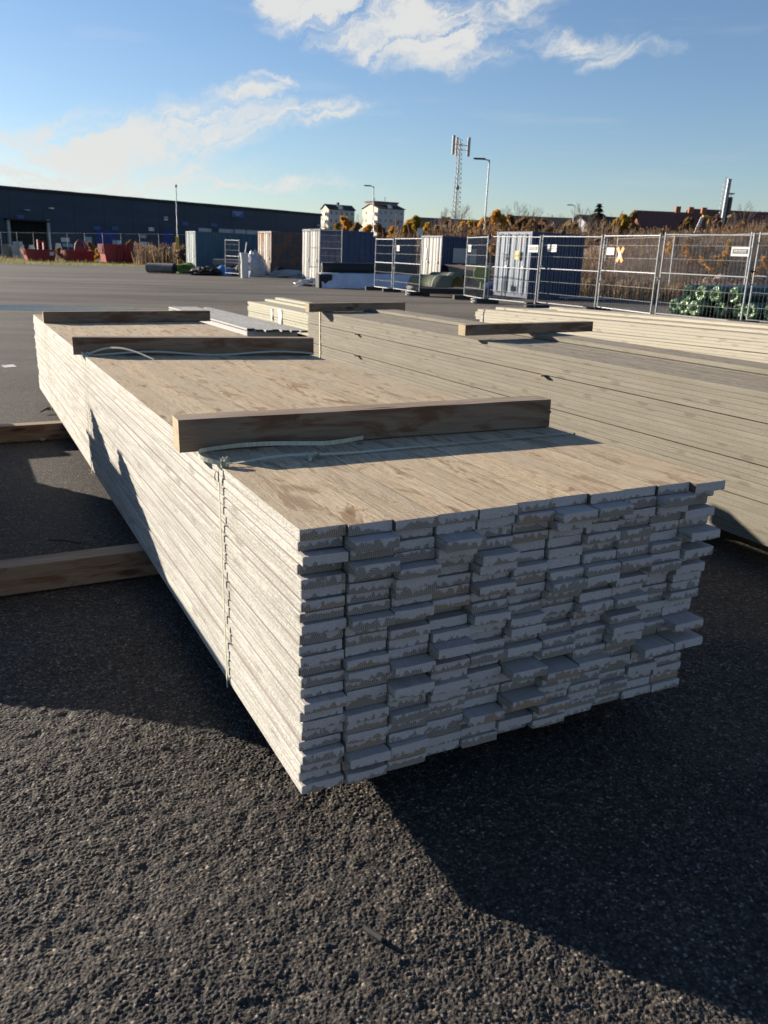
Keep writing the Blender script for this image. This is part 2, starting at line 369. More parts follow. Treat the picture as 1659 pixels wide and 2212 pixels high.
# ----------------------------------------------------------------- ground
def big_ground():
    mb = MB(); X = 3000
    xs = [-X,-400,-60,-12,-1.6,2.4,12,60,400,X]; ys = [-60,-6,.3,3.4,12,60,400,1200,X*1.6]
    vs = [(x,y,-.012) for y in ys for x in xs]; n = len(xs)
    mb.add(vs, [(j*n+i, j*n+i+1, (j+1)*n+i+1, (j+1)*n+i) for j in range(len(ys)-1) for i in range(n-1)])
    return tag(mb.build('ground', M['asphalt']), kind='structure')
big_ground()
def vhash(ix, iy, k):
    h = (ix.astype(np.int64)*374761393 + iy.astype(np.int64)*668265263 + k*2246822519) & 0xFFFFFFFF
    h = ((h ^ (h >> 13)) * 1274126177) & 0xFFFFFFFF
    return ((h ^ (h >> 16)) & 0xFFFFFF) / float(0xFFFFFF)
def stones(x, y, cell, k):
    gx, gy = np.floor(x/cell), np.floor(y/cell); best = np.full(x.shape, 9.0); val = np.zeros(x.shape)
    for dx in (-1,0,1):
        for dy in (-1,0,1):
            cx, cy = gx+dx, gy+dy
            px = (cx + .1 + .8*vhash(cx,cy,k))*cell; py = (cy + .1 + .8*vhash(cx,cy,k+1))*cell
            rr = vhash(cx,cy,k+2)
            ax = .75 + .5*vhash(cx,cy,k+3)
            d = np.sqrt(((x-px)*ax)**2 + ((y-py)/ax)**2)/cell
            hit = d < best; best = np.where(hit, d, best); val = np.where(hit, rr, val)
    return best, val
def vnoise(x, y, c, k):
    gx, gy = np.floor(x/c), np.floor(y/c); fx, fy = x/c-gx, y/c-gy
    fx = fx*fx*(3-2*fx); fy = fy*fy*(3-2*fy)
    a = vhash(gx,gy,k); b = vhash(gx+1,gy,k); cc = vhash(gx,gy+1,k); d = vhash(gx+1,gy+1,k)
    return (a*(1-fx)+b*fx)*(1-fy) + (cc*(1-fx)+d*fx)*fy
def near_asphalt():
    x0, x1, y0, y1, st = -1.4, 2.1, .6, 3.1, .0028
    nx, ny = int((x1-x0)/st), int((y1-y0)/st)
    X, Y = np.meshgrid(np.linspace(x0,x1,nx), np.linspace(y0,y1,ny))
    d1, v1 = stones(X, Y, .0084, 3); d2, v2 = stones(X, Y, .0056, 23)
    h = np.clip(1.5*(1-(d1/.66)**2), 0, .85)*(.2+.8*v1**1.5)*.0035 + np.clip(1-(d2/.6)**2, 0, 1)*(.3+.7*v2)*.0019
    h *= .55 + .85*vnoise(X,Y,.22,91)
    h -= .0035*np.clip(vnoise(X,Y,.034,95)-.66,0,1)/.34
    h -= np.where(vhash(np.floor(X/.02), np.floor(Y/.02), 77) > .93, .0015, 0)
    h += (vnoise(X,Y,.028,41)-.5)*.0036 + (vnoise(X,Y,.055,51)-.5)*.0030 + (vnoise(X,Y,.17,61)-.5)*.004 + (vnoise(X,Y,.6,71)-.5)*.004
    e = np.minimum(np.minimum(X-x0, x1-X), np.minimum(Y-y0, y1-Y)); k = np.clip(e/.12, 0, 1)
    Z = (h-.003)*k - .0115*(1-k)
    co = np.stack([X,Y,Z], -1).reshape(-1,3).astype(np.float32)
    idx = np.arange(nx*ny).reshape(ny,nx)
    q = np.stack([idx[:-1,:-1], idx[:-1,1:], idx[1:,1:], idx[1:,:-1]], -1).reshape(-1,4).astype(np.int32)
    me = bpy.data.meshes.new('asphalt_surface')
    me.vertices.add(len(co)); me.vertices.foreach_set('co', co.ravel())
    me.loops.add(q.size); me.loops.foreach_set('vertex_index', q.ravel())
    me.polygons.add(len(q)); me.polygons.foreach_set('loop_start', np.arange(0,q.size,4,dtype=np.int32))
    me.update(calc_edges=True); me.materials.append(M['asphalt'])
    me.shade_smooth()
    o = bpy.data.objects.new('asphalt_surface', me); COL.objects.link(o); tag(o, kind='structure')
near_asphalt()

# ----------------------------------------------------------------- planks
def plank_mesh(L, Wd, T, r, mats, cup=0.0, bow=0.0, c=.0022, nl=5):
    """plank from x=0 (sawn end) to x=L, centred on y,z. slots: side, end, top"""
    hw, ht = Wd/2, T/2
    def cz(y): return cup*(1-(y/hw)**2)
    prof = [(-hw+c,-ht),(-hw/3,-ht),(hw/3,-ht),(hw-c,-ht),(hw,-ht+c),(hw,ht-c),(hw-c,ht),(hw/3,ht),(-hw/3,ht),(-hw+c,ht),(-hw,ht-c),(-hw,-ht+c)]
    n = len(prof); xs = [0,.004] + [L*i/(nl-1) for i in range(1,nl-1)] + [L-.004, L]
    mb = MB(); vs = []; ph = r.random()*6
    for i, x in enumerate(xs):
        sc = .985 if i in (0, len(xs)-1) else 1.0
        for y, z in prof:
            jx = (r.random()-.5)*.002 if i in (0, len(xs)-1) else 0
            vs.append((x+jx, y*sc + bow*math.sin(ph+x*1.3), z*sc + cz(y)))
    fs = []; ms = []
    for i in range(len(xs)-1):
        for j in range(n):
            a, b = i*n+j, i*n+(j+1)%n; fs.append((a, a+n, b+n, b)); ms.append(2 if j in (6,7,8) else 0)
    o = 0; mb.v = vs; mb.f = [list(f) for f in fs]; mb.m = ms; mb.sm = [False]*len(fs)
    mb.f.append(list(range(n))); mb.m.append(1); mb.sm.append(False)
    mb.f.append([ (len(xs)-1)*n+j for j in range(n)][::-1]); mb.m.append(1); mb.sm.append(False)
    me = bpy.data.meshes.new('plank'); me.from_pydata(mb.v, [], mb.f)
    me.polygons.foreach_set('material_index', mb.m)
    for m in mats: me.materials.append(m)
    me.update(); return me
def put(name, me, Mx):
    o = bpy.data.objects.new(name, me); COL.objects.link(o); o.matrix_world = Mx; return o
class Pack:
    """local frame of a stack: s along the planks (away), w across to the right, z up"""
    def __init__(s, x, y, yaw):
        s.o = Vector((x,y,0)); s.l = Vector((-math.sin(yaw), math.cos(yaw), 0)); s.w = Vector((math.cos(yaw), math.sin(yaw), 0))
        s.ang = math.atan2(s.l.y, s.l.x)
    def p(s, a, b, z): return s.o + s.l*a + s.w*b + Vector((0,0,z))
    def M(s, a, b, z): return Matrix.Translation(s.p(a,b,z)) @ Matrix.Rotation(s.ang, 4, 'Z')
P1 = Pack(-.18747, 1.7842, .461967)
HB, NR, NC = .1218, 24, 11
PW, PH = 1.272/NC, .682/NR
LEN1 = 6.93
KN = 'planks of the nearest stack'
prand = random.Random(5)
special = {(1,1): -.045, (3,1): -.05, (2,3): -.055, (1,7): -.05, (7,8): -.03, (7,7): -.03, (8,6): -.035, (8,7): -.03, (5,10): -.045, (7,10): -.03, (2,8): -.012,
           (17,6): -.05, (17,9): -.05, (17,10): -.05, (15,10): -.045, (19,5): -.055, (13,2): -.04, (16,5): -.05, (14,8): -.035, (0,0): .006, (0,10): -.03, (1,0): .012}
inner = MB()
for c in range(NC):
    for r_ in range(NR):
        f = r_/(NR-1)
        off = prand.gauss(0, .011) + .045*f*(c/(NC-1)) + (.012 if c == 0 else 0)*(1-f)
        if prand.random() < .17 and 0 < r_ < 22 and 0 < c < 10: off -= prand.uniform(.012,.036)
        if (r_, c) in special: off = special[(r_, c)] + .03*f*(c/(NC-1))
        wd = PW - .0028 - prand.random()*.0028
        th = PH - .0016 - prand.random()*.0016
        cup = prand.uniform(-.0014,.0014)
        mats = [M['white_side'] if r_ or c == 0 else M['dark_edge'], M['white_end'], M['bare_top'] if r_ == 0 else M['grey_side']]
        if c == 0 and r_: th -= prand.choice((0,.0004,.0010,.0022))
        if r_ == 0: wd, th, cup = PW - .0013 - .0012*prand.random(), PH - .0018 + .0008*prand.random(), 0
        me = plank_mesh(LEN1 - off + prand.gauss(0,.02), wd, th, prand, mats, cup, prand.uniform(0,.0012) if r_ else .0002, .0022 if r_ else .0005)
        zc = HB + .682 - PH*(r_+.5) + (prand.uniform(-.0006,.0006) if r_ else .0003*math.sin(c*2.3))
        wc = PW*(c+.5) + (prand.gauss(0,.0012) if r_ else 0) + (prand.uniform(-.0042,.0026) if c == 0 else 0)
        o = put('plank', me, P1.M(off, wc, zc) @ Matrix.Rotation(prand.gauss(0,.004 if r_ else .0003), 4, 'X'))
        look = 'bare-topped' if r_ == 0 else ('protruding' if off < -.025 else 'drip-painted')
        if r_ == 0: lab = f'bare-topped plank on the nearest stack, {ORD[c]} from the left in its top layer'
        else: lab = f'{look} plank end of the nearest stack, {ORD[r_]} from the top, {ORD[c]} column from the left'
        tag(o, lab, 'plank', KN)

# second stack, beige
P2 = Pack(1.74, 3.86, R(26.0))
S2, L2 = -1.15, 7.06
N2 = 25; H2 = .70; ph2 = H2/N2
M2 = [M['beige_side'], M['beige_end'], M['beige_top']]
p2r = random.Random(8); zz = HB + H2 + .004
gaps2 = {5: .006, 12: .006, 18: .005}
zlist = []
for r_ in range(N2):
    if r_ in gaps2: zz -= gaps2[r_]
    zz -= ph2 - .0006; zlist.append(zz + ph2/2)
for r_ in range(N2):
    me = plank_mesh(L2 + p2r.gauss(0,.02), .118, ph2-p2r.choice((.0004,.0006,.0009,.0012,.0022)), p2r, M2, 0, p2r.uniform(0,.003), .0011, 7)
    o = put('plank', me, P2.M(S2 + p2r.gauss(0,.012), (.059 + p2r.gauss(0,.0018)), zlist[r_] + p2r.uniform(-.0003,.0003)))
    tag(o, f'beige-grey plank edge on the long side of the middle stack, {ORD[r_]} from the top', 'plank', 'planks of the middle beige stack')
ztop2 = zlist[0] + ph2/2
for i, (b, ln) in enumerate(((.178,.118),(.298,.118),(.418,.118))):
    me = plank_mesh(L2, .117, ph2-.0015, p2r, M2, 0, .001)
    o = put('plank', me, P2.M(S2 + p2r.gauss(0,.02), b, zlist[0] + p2r.uniform(-.002,.001)))
    tag(o, f'beige plank lying flat on top of the middle stack, {ORD[i+1]} from its near left edge', 'plank', 'planks of the middle beige stack')
for i, b in enumerate((.575,.697)):
    me = plank_mesh(L2-.3, .119, .027, p2r, M2, 0, .001)
    o = put('plank', me, P2.M(S2 + .05*i, b, ztop2 + .0155))
    tag(o, ('raised beige plank on the middle stack, the one next to its step' , 'raised beige plank along the far edge of the middle stack')[i], 'plank', 'planks of the middle beige stack')
inner.box((S2+.03, -.745, HB+.004), (S2+L2-.04, -.120, ztop2-ph2-.002), 0, P2.M(0,0,0))
inner.box((S2+.03, -.755, ztop2-ph2), (S2+L2-.3, -.482, ztop2-.0005), 0, P2.M(0,0,0))

# third stack, cream
a3, b3 = Vector((1.0233, 9.9932)), Vector((3.1257, 7.1117))
yaw3 = math.atan2(-(a3-b3).x, (a3-b3).y)
P3 = Pack(a3.x, a3.y, yaw3)
M3_ = [M['cream_side'], M['cream_side'], M['cream_top']]
p3r = random.Random(4); ph3 = .0285; N3 = 12
for r_ in range(N3):
    L = 6.6; me = plank_mesh(L, .118, ph3-p3r.choice((.0008,.0014,.0024)), p3r, M3_, 0, .003, .0012, 7)
    sh = [.0, .03, .035, .02, -.05][r_] if r_ < 5 else p3r.gauss(0,.02)
    o = put('plank', me, P3.M(-L + sh, .059 + p3r.gauss(0,.004), .82 - ph3*(r_+.5)))
    tag(o, f'cream plank edge on the side of the far right stack, {ORD[r_]} from the top', 'plank', 'planks of the far right cream stack')
for i, (b, sh, zz3) in enumerate(((.19,-.16,.82+.0143),(.31,-.42,.82+.0143),(.43,-.60,.82+.0143),(.36,-.95,.82+.043),(.50,-.7,.82+.043))):
    me = plank_mesh(6.4, .117, .0265, p3r, M3_, 0, .004)
    o = put('plank', me, P3.M(-6.4+sh, b, zz3))
    tag(o, f'loose cream plank on top of the far right stack, {ORD[i]} from its side', 'plank', 'planks of the far right cream stack')
inner.box((-6.55, -1.1, HB+.003), (-.12, -.121, .818), 1, P3.M(0,0,0))
inner.box((-6.55, -.118, HB+.003), (-.05, -.002, .82-ph3*N3-.002), 1, P3.M(0,0,0))

# fourth stack, sage, far end behind the second
a4, b4 = Vector((-2.66,16.49)), Vector((-1.51,14.02)); yaw4 = math.atan2(-(a4-b4).x, (a4-b4).y)
P4 = Pack(a4.x, a4.y, yaw4)
M4_ = [M['sage_side'], M['sage_side'], M['cream_top']]
p4r = random.Random(2)
for r_ in range(8):
    me = plank_mesh(4.2, .119, .040, p4r, M4_, 0, .002)
    o = put('plank', me, P4.M(-4.2 + p4r.gauss(0,.02), .06 + p4r.gauss(0,.003), .50 - .0425*(r_+.5) - (.006 if r_ > 3 else 0)))
    tag(o, f'sage-white plank of the far stack with paper tags, {ORD[r_]} from the top', 'plank', 'planks of the far sage stack')
for i, (b, s0) in enumerate(((.42,.35),(.80,.9))):
    me = plank_mesh(4.3, .14, .04, p4r, M4_, 0, .002)
    o = put('plank', me, P4.M(-4.6+s0, b, .5215))
    tag(o, ('loose white plank on the far sage stack, nearer its tagged side', 'loose white plank on the far sage stack, away from its tagged side')[i], 'plank', 'planks of the far sage stack')
inner.box((-4.1, -1.1, .15), (-.05, -.122, .498), 2, P4.M(0,0,0))
for i, (s_, wd, hh, zc) in enumerate(((-1.52,.10,.20,.36),(-1.98,.19,.27,.345))):
    mb = MB(); n = 6; vs = []
    for iy in range(n+1):
        for ix in range(n+1):
            vs.append(((ix/n-.5)*wd*(1-.12*math.sin(iy)), .006 + .006*math.sin(ix*2.1+iy*1.3), (iy/n-.5)*hh))
    vs += [(x, y-.004, z) for x, y, z in vs]; k = (n+1)**2
    fs = [(j*(n+1)+i2, j*(n+1)+i2+1, (j+1)*(n+1)+i2+1, (j+1)*(n+1)+i2) for j in range(n) for i2 in range(n)]
    mb.add(vs, fs + [tuple(q+k for q in f[::-1]) for f in fs], 0, True)
    o = mb.build('paper_tag', M['white_plastic'], None, P4.M(s_, -.005, zc))
    tag(o, ('small crumpled white tag on the side of the sage stack', 'large white delivery tag on the side of the sage stack')[i], 'tag')

# fifth stack, low and pale, between the first two
P5 = Pack(-2.02, 12.47, R(26.4))
M5_ = [M['pale_side'], M['dark_rubber'], M['pale_top']]
p5r = random.Random(3)
for i in range(7):
    me = plank_mesh(5.0 + p5r.random()*.5, .113, .027, p5r, M5_, 0, .001)
    sh = [.05,.0,-.12,-.02,-.16,-.25,-.33][i]
    o = put('plank', me, P5.M(sh, .057 + .1145*i, .305 + (.014 if i == 0 else 0)))
    tag(o, f'pale grey plank on the low stack behind the nearest one, {ORD[i]} from the left', 'plank', 'planks of the low pale stack')
inner.box((.08, -.79, HB), (5.2, -.01, .289), 3, P5.M(0,0,0))

# stack standing just outside the frame on the left: its shadow falls on the yard and on the nearest stack
prof = [(.13,1.50),(.21,1.60),(.31,1.79),(.36,1.85),(.41,1.90),(.47,1.99)]
pl = random.Random(9)
for r_ in range(17):
    z0 = HB + .028*r_
    s0 = np.interp(z0+.014, [p[0] for p in prof], [p[1] for p in prof])
    for c in range(7):
        inner.box((s0 + .176*c + (pl.random()*.05 if c else 0), .90+.119*c, z0+.0005), ((6.5 if r_ < 6 else 4.74) + pl.uniform(-.02,.03), .90+.119*c+.117, z0+.0275), 4, P1.M(0,0,0))
for r_ in range(7):
    z0 = HB + .028*17 + .028*r_; s0 = 3.12 + .075*r_
    for c in range(6):
        inner.box((s0 + .1*c + pl.random()*.03, .90+.119*c, z0+.0005), (4.80+.03*r_, .90+.119*c+.117, z0+.0275), 4, P1.M(0,0,0))
zt = HB + .028*24
for r_ in range(6, 11): inner.box((5.35+.05*r_, .90, HB+.028*r_+.0005), (6.45-.05*r_, 1.6, HB+.028*r_+.0275), 4, P1.M(0,0,0))
inner.box((3.66,.86,zt), (3.79,1.9,zt+.095), 5, P1.M(0,0,0)); inner.box((4.56,.86,zt), (4.66,1.9,zt+.15), 5, P1.M(0,0,0))
ob = inner.build('inner_planks', [M['beige_side'], M['cream_side'], M['sage_side'], M['pale_side'], M['white_side'], M['beam_side']])
tag(ob, 'planks packed inside and behind the visible ones of the stacks', 'planks', kind='stuff')

# ----------------------------------------------------------------- beams (square timbers)
def beam(name, L, D, H, Mx, label, group, notch=False):
    """x along, front face at y=-D/2..; slots side, top, end"""
    c = .003; mb = MB(); n = 9; vs = []
    rr = random.Random(len(label))
    prof_ = [(-D/2+c,0),(D/2-c,0),(D/2,c),(D/2,H-c),(D/2-c,H),(-D/2+c,H),(-D/2,H-c),(-D/2,c)]
    for i in range(n):
        x = L*i/(n-1); dz = (rr.random()-.5)*.0016; dy = (rr.random()-.5)*.002
        for y, z in prof_: vs.append((x, y+dy, z+(dz if z > H/2 else 0)))
    fs = []; ms = []
    for i in range(n-1):
        for j in range(8):
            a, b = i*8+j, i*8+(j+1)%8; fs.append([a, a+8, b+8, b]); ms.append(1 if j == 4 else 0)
    fs += [list(range(8)), [(n-1)*8+j for j in range(8)][::-1]]; ms += [2,2]
    # normals outward
    mb.v = vs; mb.f = fs; mb.m = ms; mb.sm = [False]*len(fs)
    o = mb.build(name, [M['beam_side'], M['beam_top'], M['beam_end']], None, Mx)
    return tag(o, label, 'beam', group)
GB = 'square timbers lying across the stacks'
def cross(P, s_front, w0, w1, s2, z, D, H, label, group=GB):
    a = P.p(s_front, w0, z); b = P.p(s2, w1, z); d = b - a; ang = math.atan2(d.y, d.x)
    nrm = Vector((-d.y, d.x, 0)).normalized()
    return beam('timber_beam', d.length, D, H, Matrix.Translation(a + nrm*D/2) @ Matrix.Rotation(ang, 4, 'Z'), label, group)
ZT = HB + .6835
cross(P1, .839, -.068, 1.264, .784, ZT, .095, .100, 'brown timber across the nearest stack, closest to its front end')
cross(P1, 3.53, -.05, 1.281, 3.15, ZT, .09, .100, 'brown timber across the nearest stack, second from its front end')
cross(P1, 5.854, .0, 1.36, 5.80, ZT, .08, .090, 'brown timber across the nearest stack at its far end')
def cross2(a, b, z, D, H, label, group=GB):
    d = Vector(b)-Vector(a); ang = math.atan2(d.y, d.x); nrm = Vector((-d.y, d.x, 0)).normalized()
    return beam('timber_beam', d.length, D, H, Matrix.Translation(Vector(a) + nrm*D/2 + Vector((0,0,z))) @ Matrix.Rotation(ang, 4, 'Z'), label, group)
cross2((.545,6.085,0),(1.585,6.70,0), ztop2+.031, .085, .075, 'brown timber with a notched end across the middle stack, nearer one')
cross2((-.79,8.675,0),(.18,9.255,0), ztop2+.004, .085, .085, 'brown timber across the far end of the middle stack')
for nm, s0, lab in (('near', 1.946, 'under the nearest stack, the pair closest to the front'), ('far', 5.09, 'under the nearest stack, the pair farther back')):
    for k in range(2):
        cross(P1, s0 + .004*k, -2.6, 1.4 + .05*k, s0, .0608*k, .11, .0605, ('lower' if k == 0 else 'upper') + ' brown bearer timber ' + lab, 'bearer timbers under the nearest stack')
for i, s0 in enumerate((.6, 4.4)):
    cross(P2, s0, .06, .80, s0, -.001, .1, HB, f'bearer timber in the dark under the middle stack, {("near","far")[i]} one', 'bearers under the other stacks')
cross(P4, -1.75, .02, 1.1, -1.75, 0, .09, .15, 'orange-brown bearer under the sage stack', 'bearers under the other stacks')
for i, s0 in enumerate((.5, 4.2)): cross(P5, s0, -.01, .8, s0, 0, .1, HB, f'bearer timber under the low pale stack, {("near","far")[i]} one', 'bearers under the other stacks')
for i, s0 in enumerate((-.7, -4.5)): cross(P3, s0, .02, 1.1, s0, 0, .1, HB, f'bearer timber under the cream stack, {("left","right")[i]} one', 'bearers under the other stacks')
# thin laths poking out of the side of the second stack
GL = 'laths sticking out between the layers of the middle stack'
for i, (s_, row) in enumerate(((1.72,5),(1.72,12),(4.62,5),(4.62,12))):
    mb = MB(); mb.box((-.05,-.25,-.0045), (.0,.045,.0045))
    z_ = (zlist[row]+zlist[row-1])/2
    o = mb.build('lath', M['beam_side'], None, P2.M(s_, 0, z_))
    tag(o, f'thin dark lath end sticking out of the middle stack, {("nearer upper","nearer lower","farther upper","farther lower")[i]} one', 'lath', GL)

# ----------------------------------------------------------------- straps
def strap_near():
    t = thing('plastic_strap', 'pale plastic strap knotted round the front of the nearest stack with a loose loop', 'strap', P1.M(.63, 0, ZT))
    mb = MB(); pts = []
    iv = t.matrix_world.inverted()
    L = lambda s_, w_, z_: iv @ P1.p(s_, w_, z_)
    X = iv.to_3x3()
    al = X @ P1.l; up = Vector((0,0,1)); ac = X @ P1.w
    pr2 = random.Random(6)
    for i in range(15): pts.append((L(.62+.010*i/14, -.0075, HB-.01+.69*i/14), al))
    mb.ribbon(pts, .012, .0012)
    mb.build('side_band', M['strap'], t)
    mb = MB(); pts = []
    for i in range(25):
        f = i/24; pts.append((L(.63+.02*f+.004*math.sin(5*f), .0+1.27*f, ZT+.003+.010*math.exp(-((f-.15)/.1)**2)+.002*abs(math.sin(9*f))), al+up*.5*math.sin(6*f)))
    pts.append((L(.65,1.279,ZT-.3), al)); mb.ribbon(pts, .010, .0012); mb.build('top_band', M['strap'], t)
    mb = MB(); pts = []
    for i in range(33):   # loose tail: out from the corner, round and along the beam
        f = i/32
        if f < .3: a = f/.3; s_, w_, z_ = .62+.155*a, .010-.050*math.sin(a*2.6), .008+.012*a
        else: a = (f-.3)/.7; s_, w_, z_ = .775-.05*a+.012*math.sin(a*6), -.01+.50*a, .018+.012*math.sin(a*3.1)*(1-a)+.012*max(0,a-.75)*4
        pts.append((L(s_, w_, ZT+z_), up + al*.35*math.cos(f*9)))
    mb.ribbon(pts, .013, .0013); mb.build('loose_tail', M['strap'], t)
    mb = MB()
    for j in range(3):
        pts = [(L(.63+.013*math.cos(a*.8+j), .012+.014*math.sin(a*.8+j*2), ZT+.012+.012*math.sin(a*1.3+j)), al*math.cos(a)+up) for a in range(9)]
        mb.ribbon(pts, .008, .0015)
    pts = [(L(.632+.006*i-.001*i*i, -.012-.004*math.sin(i), ZT-.012-.010*i), al+ac*.5) for i in range(4)]; mb.ribbon(pts, .010, .0015)
    mb.build('knot', M['strap'], t); mb = MB()
    for j in range(2):
        pts = [(L(.635+.012*math.sin(a+j), .285+.02*math.cos(a+j)-.01*j, ZT+.010+.007*math.sin(a*1.6)), al) for a in range(7)]; mb.ribbon(pts, .008, .0012)
    pts = [(L(.63-.045*i/4, .275-.02*i/4, ZT+.006), ac) for i in range(5)]; mb.ribbon(pts, .010, .0012)
    mb.build('knot', M['strap'], t)
strap_near()
def strap_far():
    t = thing('plastic_strap', 'pale plastic strap round the nearest stack in front of its second timber', 'strap', P1.M(3.46, 0, ZT))
    iv = t.matrix_world.inverted(); L = lambda s_, w_, z_: iv @ P1.p(s_, w_, z_); X = iv.to_3x3(); al = X @ P1.l; up = Vector((0,0,1))
    mb = MB(); mb.ribbon([(L(3.46, -.010, HB-.01+.69*i/10), al) for i in range(11)], .012, .0015); mb.build('side_band', M['strap'], t)
    mb = MB(); mb.ribbon([(L(3.47-.33*i/16, 1.27*i/16, ZT+.003+.02*math.sin(i*.35)**2), al+up*.8) for i in range(17)], .013, .0015); mb.build('top_band', M['strap'], t)
    mb = MB(); mb.ribbon([(L(3.45-.35*(i/12)**1.5, .02+.30*i/12, ZT+.01+.045*math.sin(math.pi*i/12)), al+up) for i in range(13)], .013, .0015); mb.build('loose_tail', M['strap'], t)
    mb = MB()
    for j in range(2): mb.ribbon([(L(3.455+.015*math.cos(a+j), .005+.02*math.sin(a*.8+j), ZT+.008+.012*math.sin(a*1.3+j)), al+up) for a in range(8)], .011, .002)
    mb.build('knot', M['strap'], t)
strap_far()
mb = MB(); mb.ribbon([((0, 0, -.70+.7*i/8), (1,0,.0)) for i in range(9)], .015, .0015)
tag(mb.build('plastic_strap', M['strap_yellow'], None, P1.M(5.75, -.012, ZT)), 'yellowed strap hanging down the far side of the nearest stack', 'strap')
mb = MB(); mb.ribbon([((.0,.0,-.68+.68*i/8), (1,0,0)) for i in range(9)], .022, .002)
pts = [((0, -.012*i, .004), (1,0,0)) for i in range(6)]; mb.ribbon(pts, .022, .002)
tag(mb.build('plastic_strap', M['strap'], None, P2.M(5.55, -.006, ztop2)), 'white strap down the side of the middle stack near its far end', 'strap')
mb = MB(); mb.tube([(0,.006,-.3),(0,.006,-.15),(0,.004,0),(-.12,-.10,.055),(-.2,-.3,.062),(-.35,-.7,.064)], .004, 5)
tag(mb.build('packing_cord', M['galv'], None, P3.M(-.10, 0, .82)), 'grey cord tied round the left end of the cream stack', 'cord')

# ----------------------------------------------------------------- small things on the ground
def stone(p, r, name, label, mat, grp=None):
    rr = random.Random(int(abs(p[0])*1000)); mb = MB(); n = 8; vs = []; fs = []
    for i in range(5):
        a = math.pi*i/4
        for j in range(n):
            q = r*(.8+.4*rr.random()); vs.append((q*math.sin(a)*math.cos(2*math.pi*j/n), q*math.sin(a)*math.sin(2*math.pi*j/n)*.8, q*.6*math.cos(a)))
    fs = [(i*n+j, i*n+(j+1)%n, (i+1)*n+(j+1)%n, (i+1)*n+j) for i in range(4) for j in range(n)]
    mb.add(vs, fs, 0, False); return tag(mb.build(name, mat, None, frame((p[0],p[1],r*.3))), label, 'stone', grp)
M['stone'] = plain('pale_stone', (.25,.22,.19), .9, .25, 20)
M['stone_dark'] = plain('dark_stone', (.07,.065,.06), .8, .25, 20)
q = gnd(0, 171, 1762); stone(q, .022, 'stone', 'pale stone beside the far bearer timber on the left', M['stone'])
q = gnd(0, 655, 2992); stone(q, .011, 'stone', 'dark pebble on the sunlit asphalt left of the nearest stack', M['stone_dark'])
a, b = gnd(0, 195, 2165), gnd(0, 322, 2178); mb = MB(); mb.tube([(a.x,a.y,.008),((a.x+b.x)/2,(a.y+b.y)/2+.004,.012),(b.x,b.y,.008)], .004, 5, r2=.007)
tag(mb.build('stick', M['stone_dark']), 'thin dark stick on the shaded asphalt left of the nearest stack', 'stick')
a, b = gnd(0, 1455, 3724), gnd(0, 1528, 3770)
mb = MB(); mb.tube([(a.x,a.y,.010),(b.x,b.y,.008)], .0065, 7)
tag(mb.build('rolled_scrap', M['stone_dark']), 'little dark rolled scrap on the sunlit asphalt in the foreground', 'scrap')
for i, (k, x, y, lab) in enumerate(((0,175,1430,'dark twig on the asphalt beyond the left side of the nearest stack'), (6,210,640,'small brown scrap on the asphalt beside the far bearer timber'), (0,905,1070,'dark scrap on the yard in front of the red skips'))):
    p = gnd(k, x, y); mb = MB(); rr = random.Random(i)
    mb.tube([(0,0,.01),(.08,.02,.03),(.17,.05,.015)], .008, 5); mb.tube([(.06,0,.02),(.10,-.05,.02)], .005, 4)
    tag(mb.build('twig', M['stone_dark'], None, frame(p, i)), lab, 'twig')
a, b, c_, d_ = gnd(6,5,394), gnd(6,68,389), gnd(6,86,401), gnd(6,22,405)
mb = MB(); mb.add([(p.x,p.y,-.008) for p in (d_,c_,b,a)], [(0,1,2,3)])
M['road_paint'] = plain('worn_road_paint', (.50,.50,.48), .8, .3, 30)
tag(mb.build('road_marking', M['road_paint']), kind='structure')
# shallow puddle
t = NT('puddle_water'); M['puddle'] = t.done((.03,.033,.04), .12, spec=.6)
mb = MB(); c0 = gnd(6, 60, 103); vs = []; rr = random.Random(3); N = 40
for i in range(N):
    a = 2*math.pi*i/N; vs.append((c0.x + math.cos(a)*(3.6+.6*rr.random()) - 1.0, c0.y + math.sin(a)*(.9+.25*rr.random()) + .15*math.cos(a)*4, -.008))
mb.add(vs, [tuple(range(N))]); tag(mb.build('puddle', M['puddle']), kind='structure')

# ----------------------------------------------------------------- mobile fence
FB = .12
def fence_panel(a, b, label, z0=FB, h=1.9, grp='mobile steel fence panels round the yard', sign=None, mids=True):
    a = Vector((a[0],a[1],0)); b = Vector((b[0],b[1],0)); d = b - a; L = d.length; ang = math.atan2(d.y, d.x)
    t = thing('mesh_fence', label, 'fence panel', Matrix.Translation(a) @ TILT @ Matrix.Rotation(ang, 4, 'Z'), grp)
    f = MB(); f.tube([(.02,0,z0-.06),(.02,0,z0+h+.03)], .021, 8); f.tube([(L-.02,0,z0-.06),(L-.02,0,z0+h+.03)], .021, 8)
    for z in (z0+.02, z0+h-.02): f.tube([(.02,0,z),(L-.02,0,z)], .016, 7)
    f.build('frame', M['galv'], t)
    r_ = MB(); r_.tube([(.02,0,z0+h*.52),(L-.02,0,z0+h*.52)], .016, 7); r_.build('mid_rail', M['galv'], t)
    m = MB(); n = max(3, int(L/.105))
    for i in range(1, n): x = .02 + (L-.04)*i/n; m.tube([(x,.004,z0+.03),(x,.004,z0+h-.03)], .0026, 4, cap=False)
    for fz in (.155,.33,.70,.865): m.tube([(.02,-.004,z0+h*fz),(L/2,-.004,z0+h*fz-.004),(L-.02,-.004,z0+h*fz)], .0042, 4, cap=False)
    m.build('wire_mesh', M['wire'], t)
    return t, L
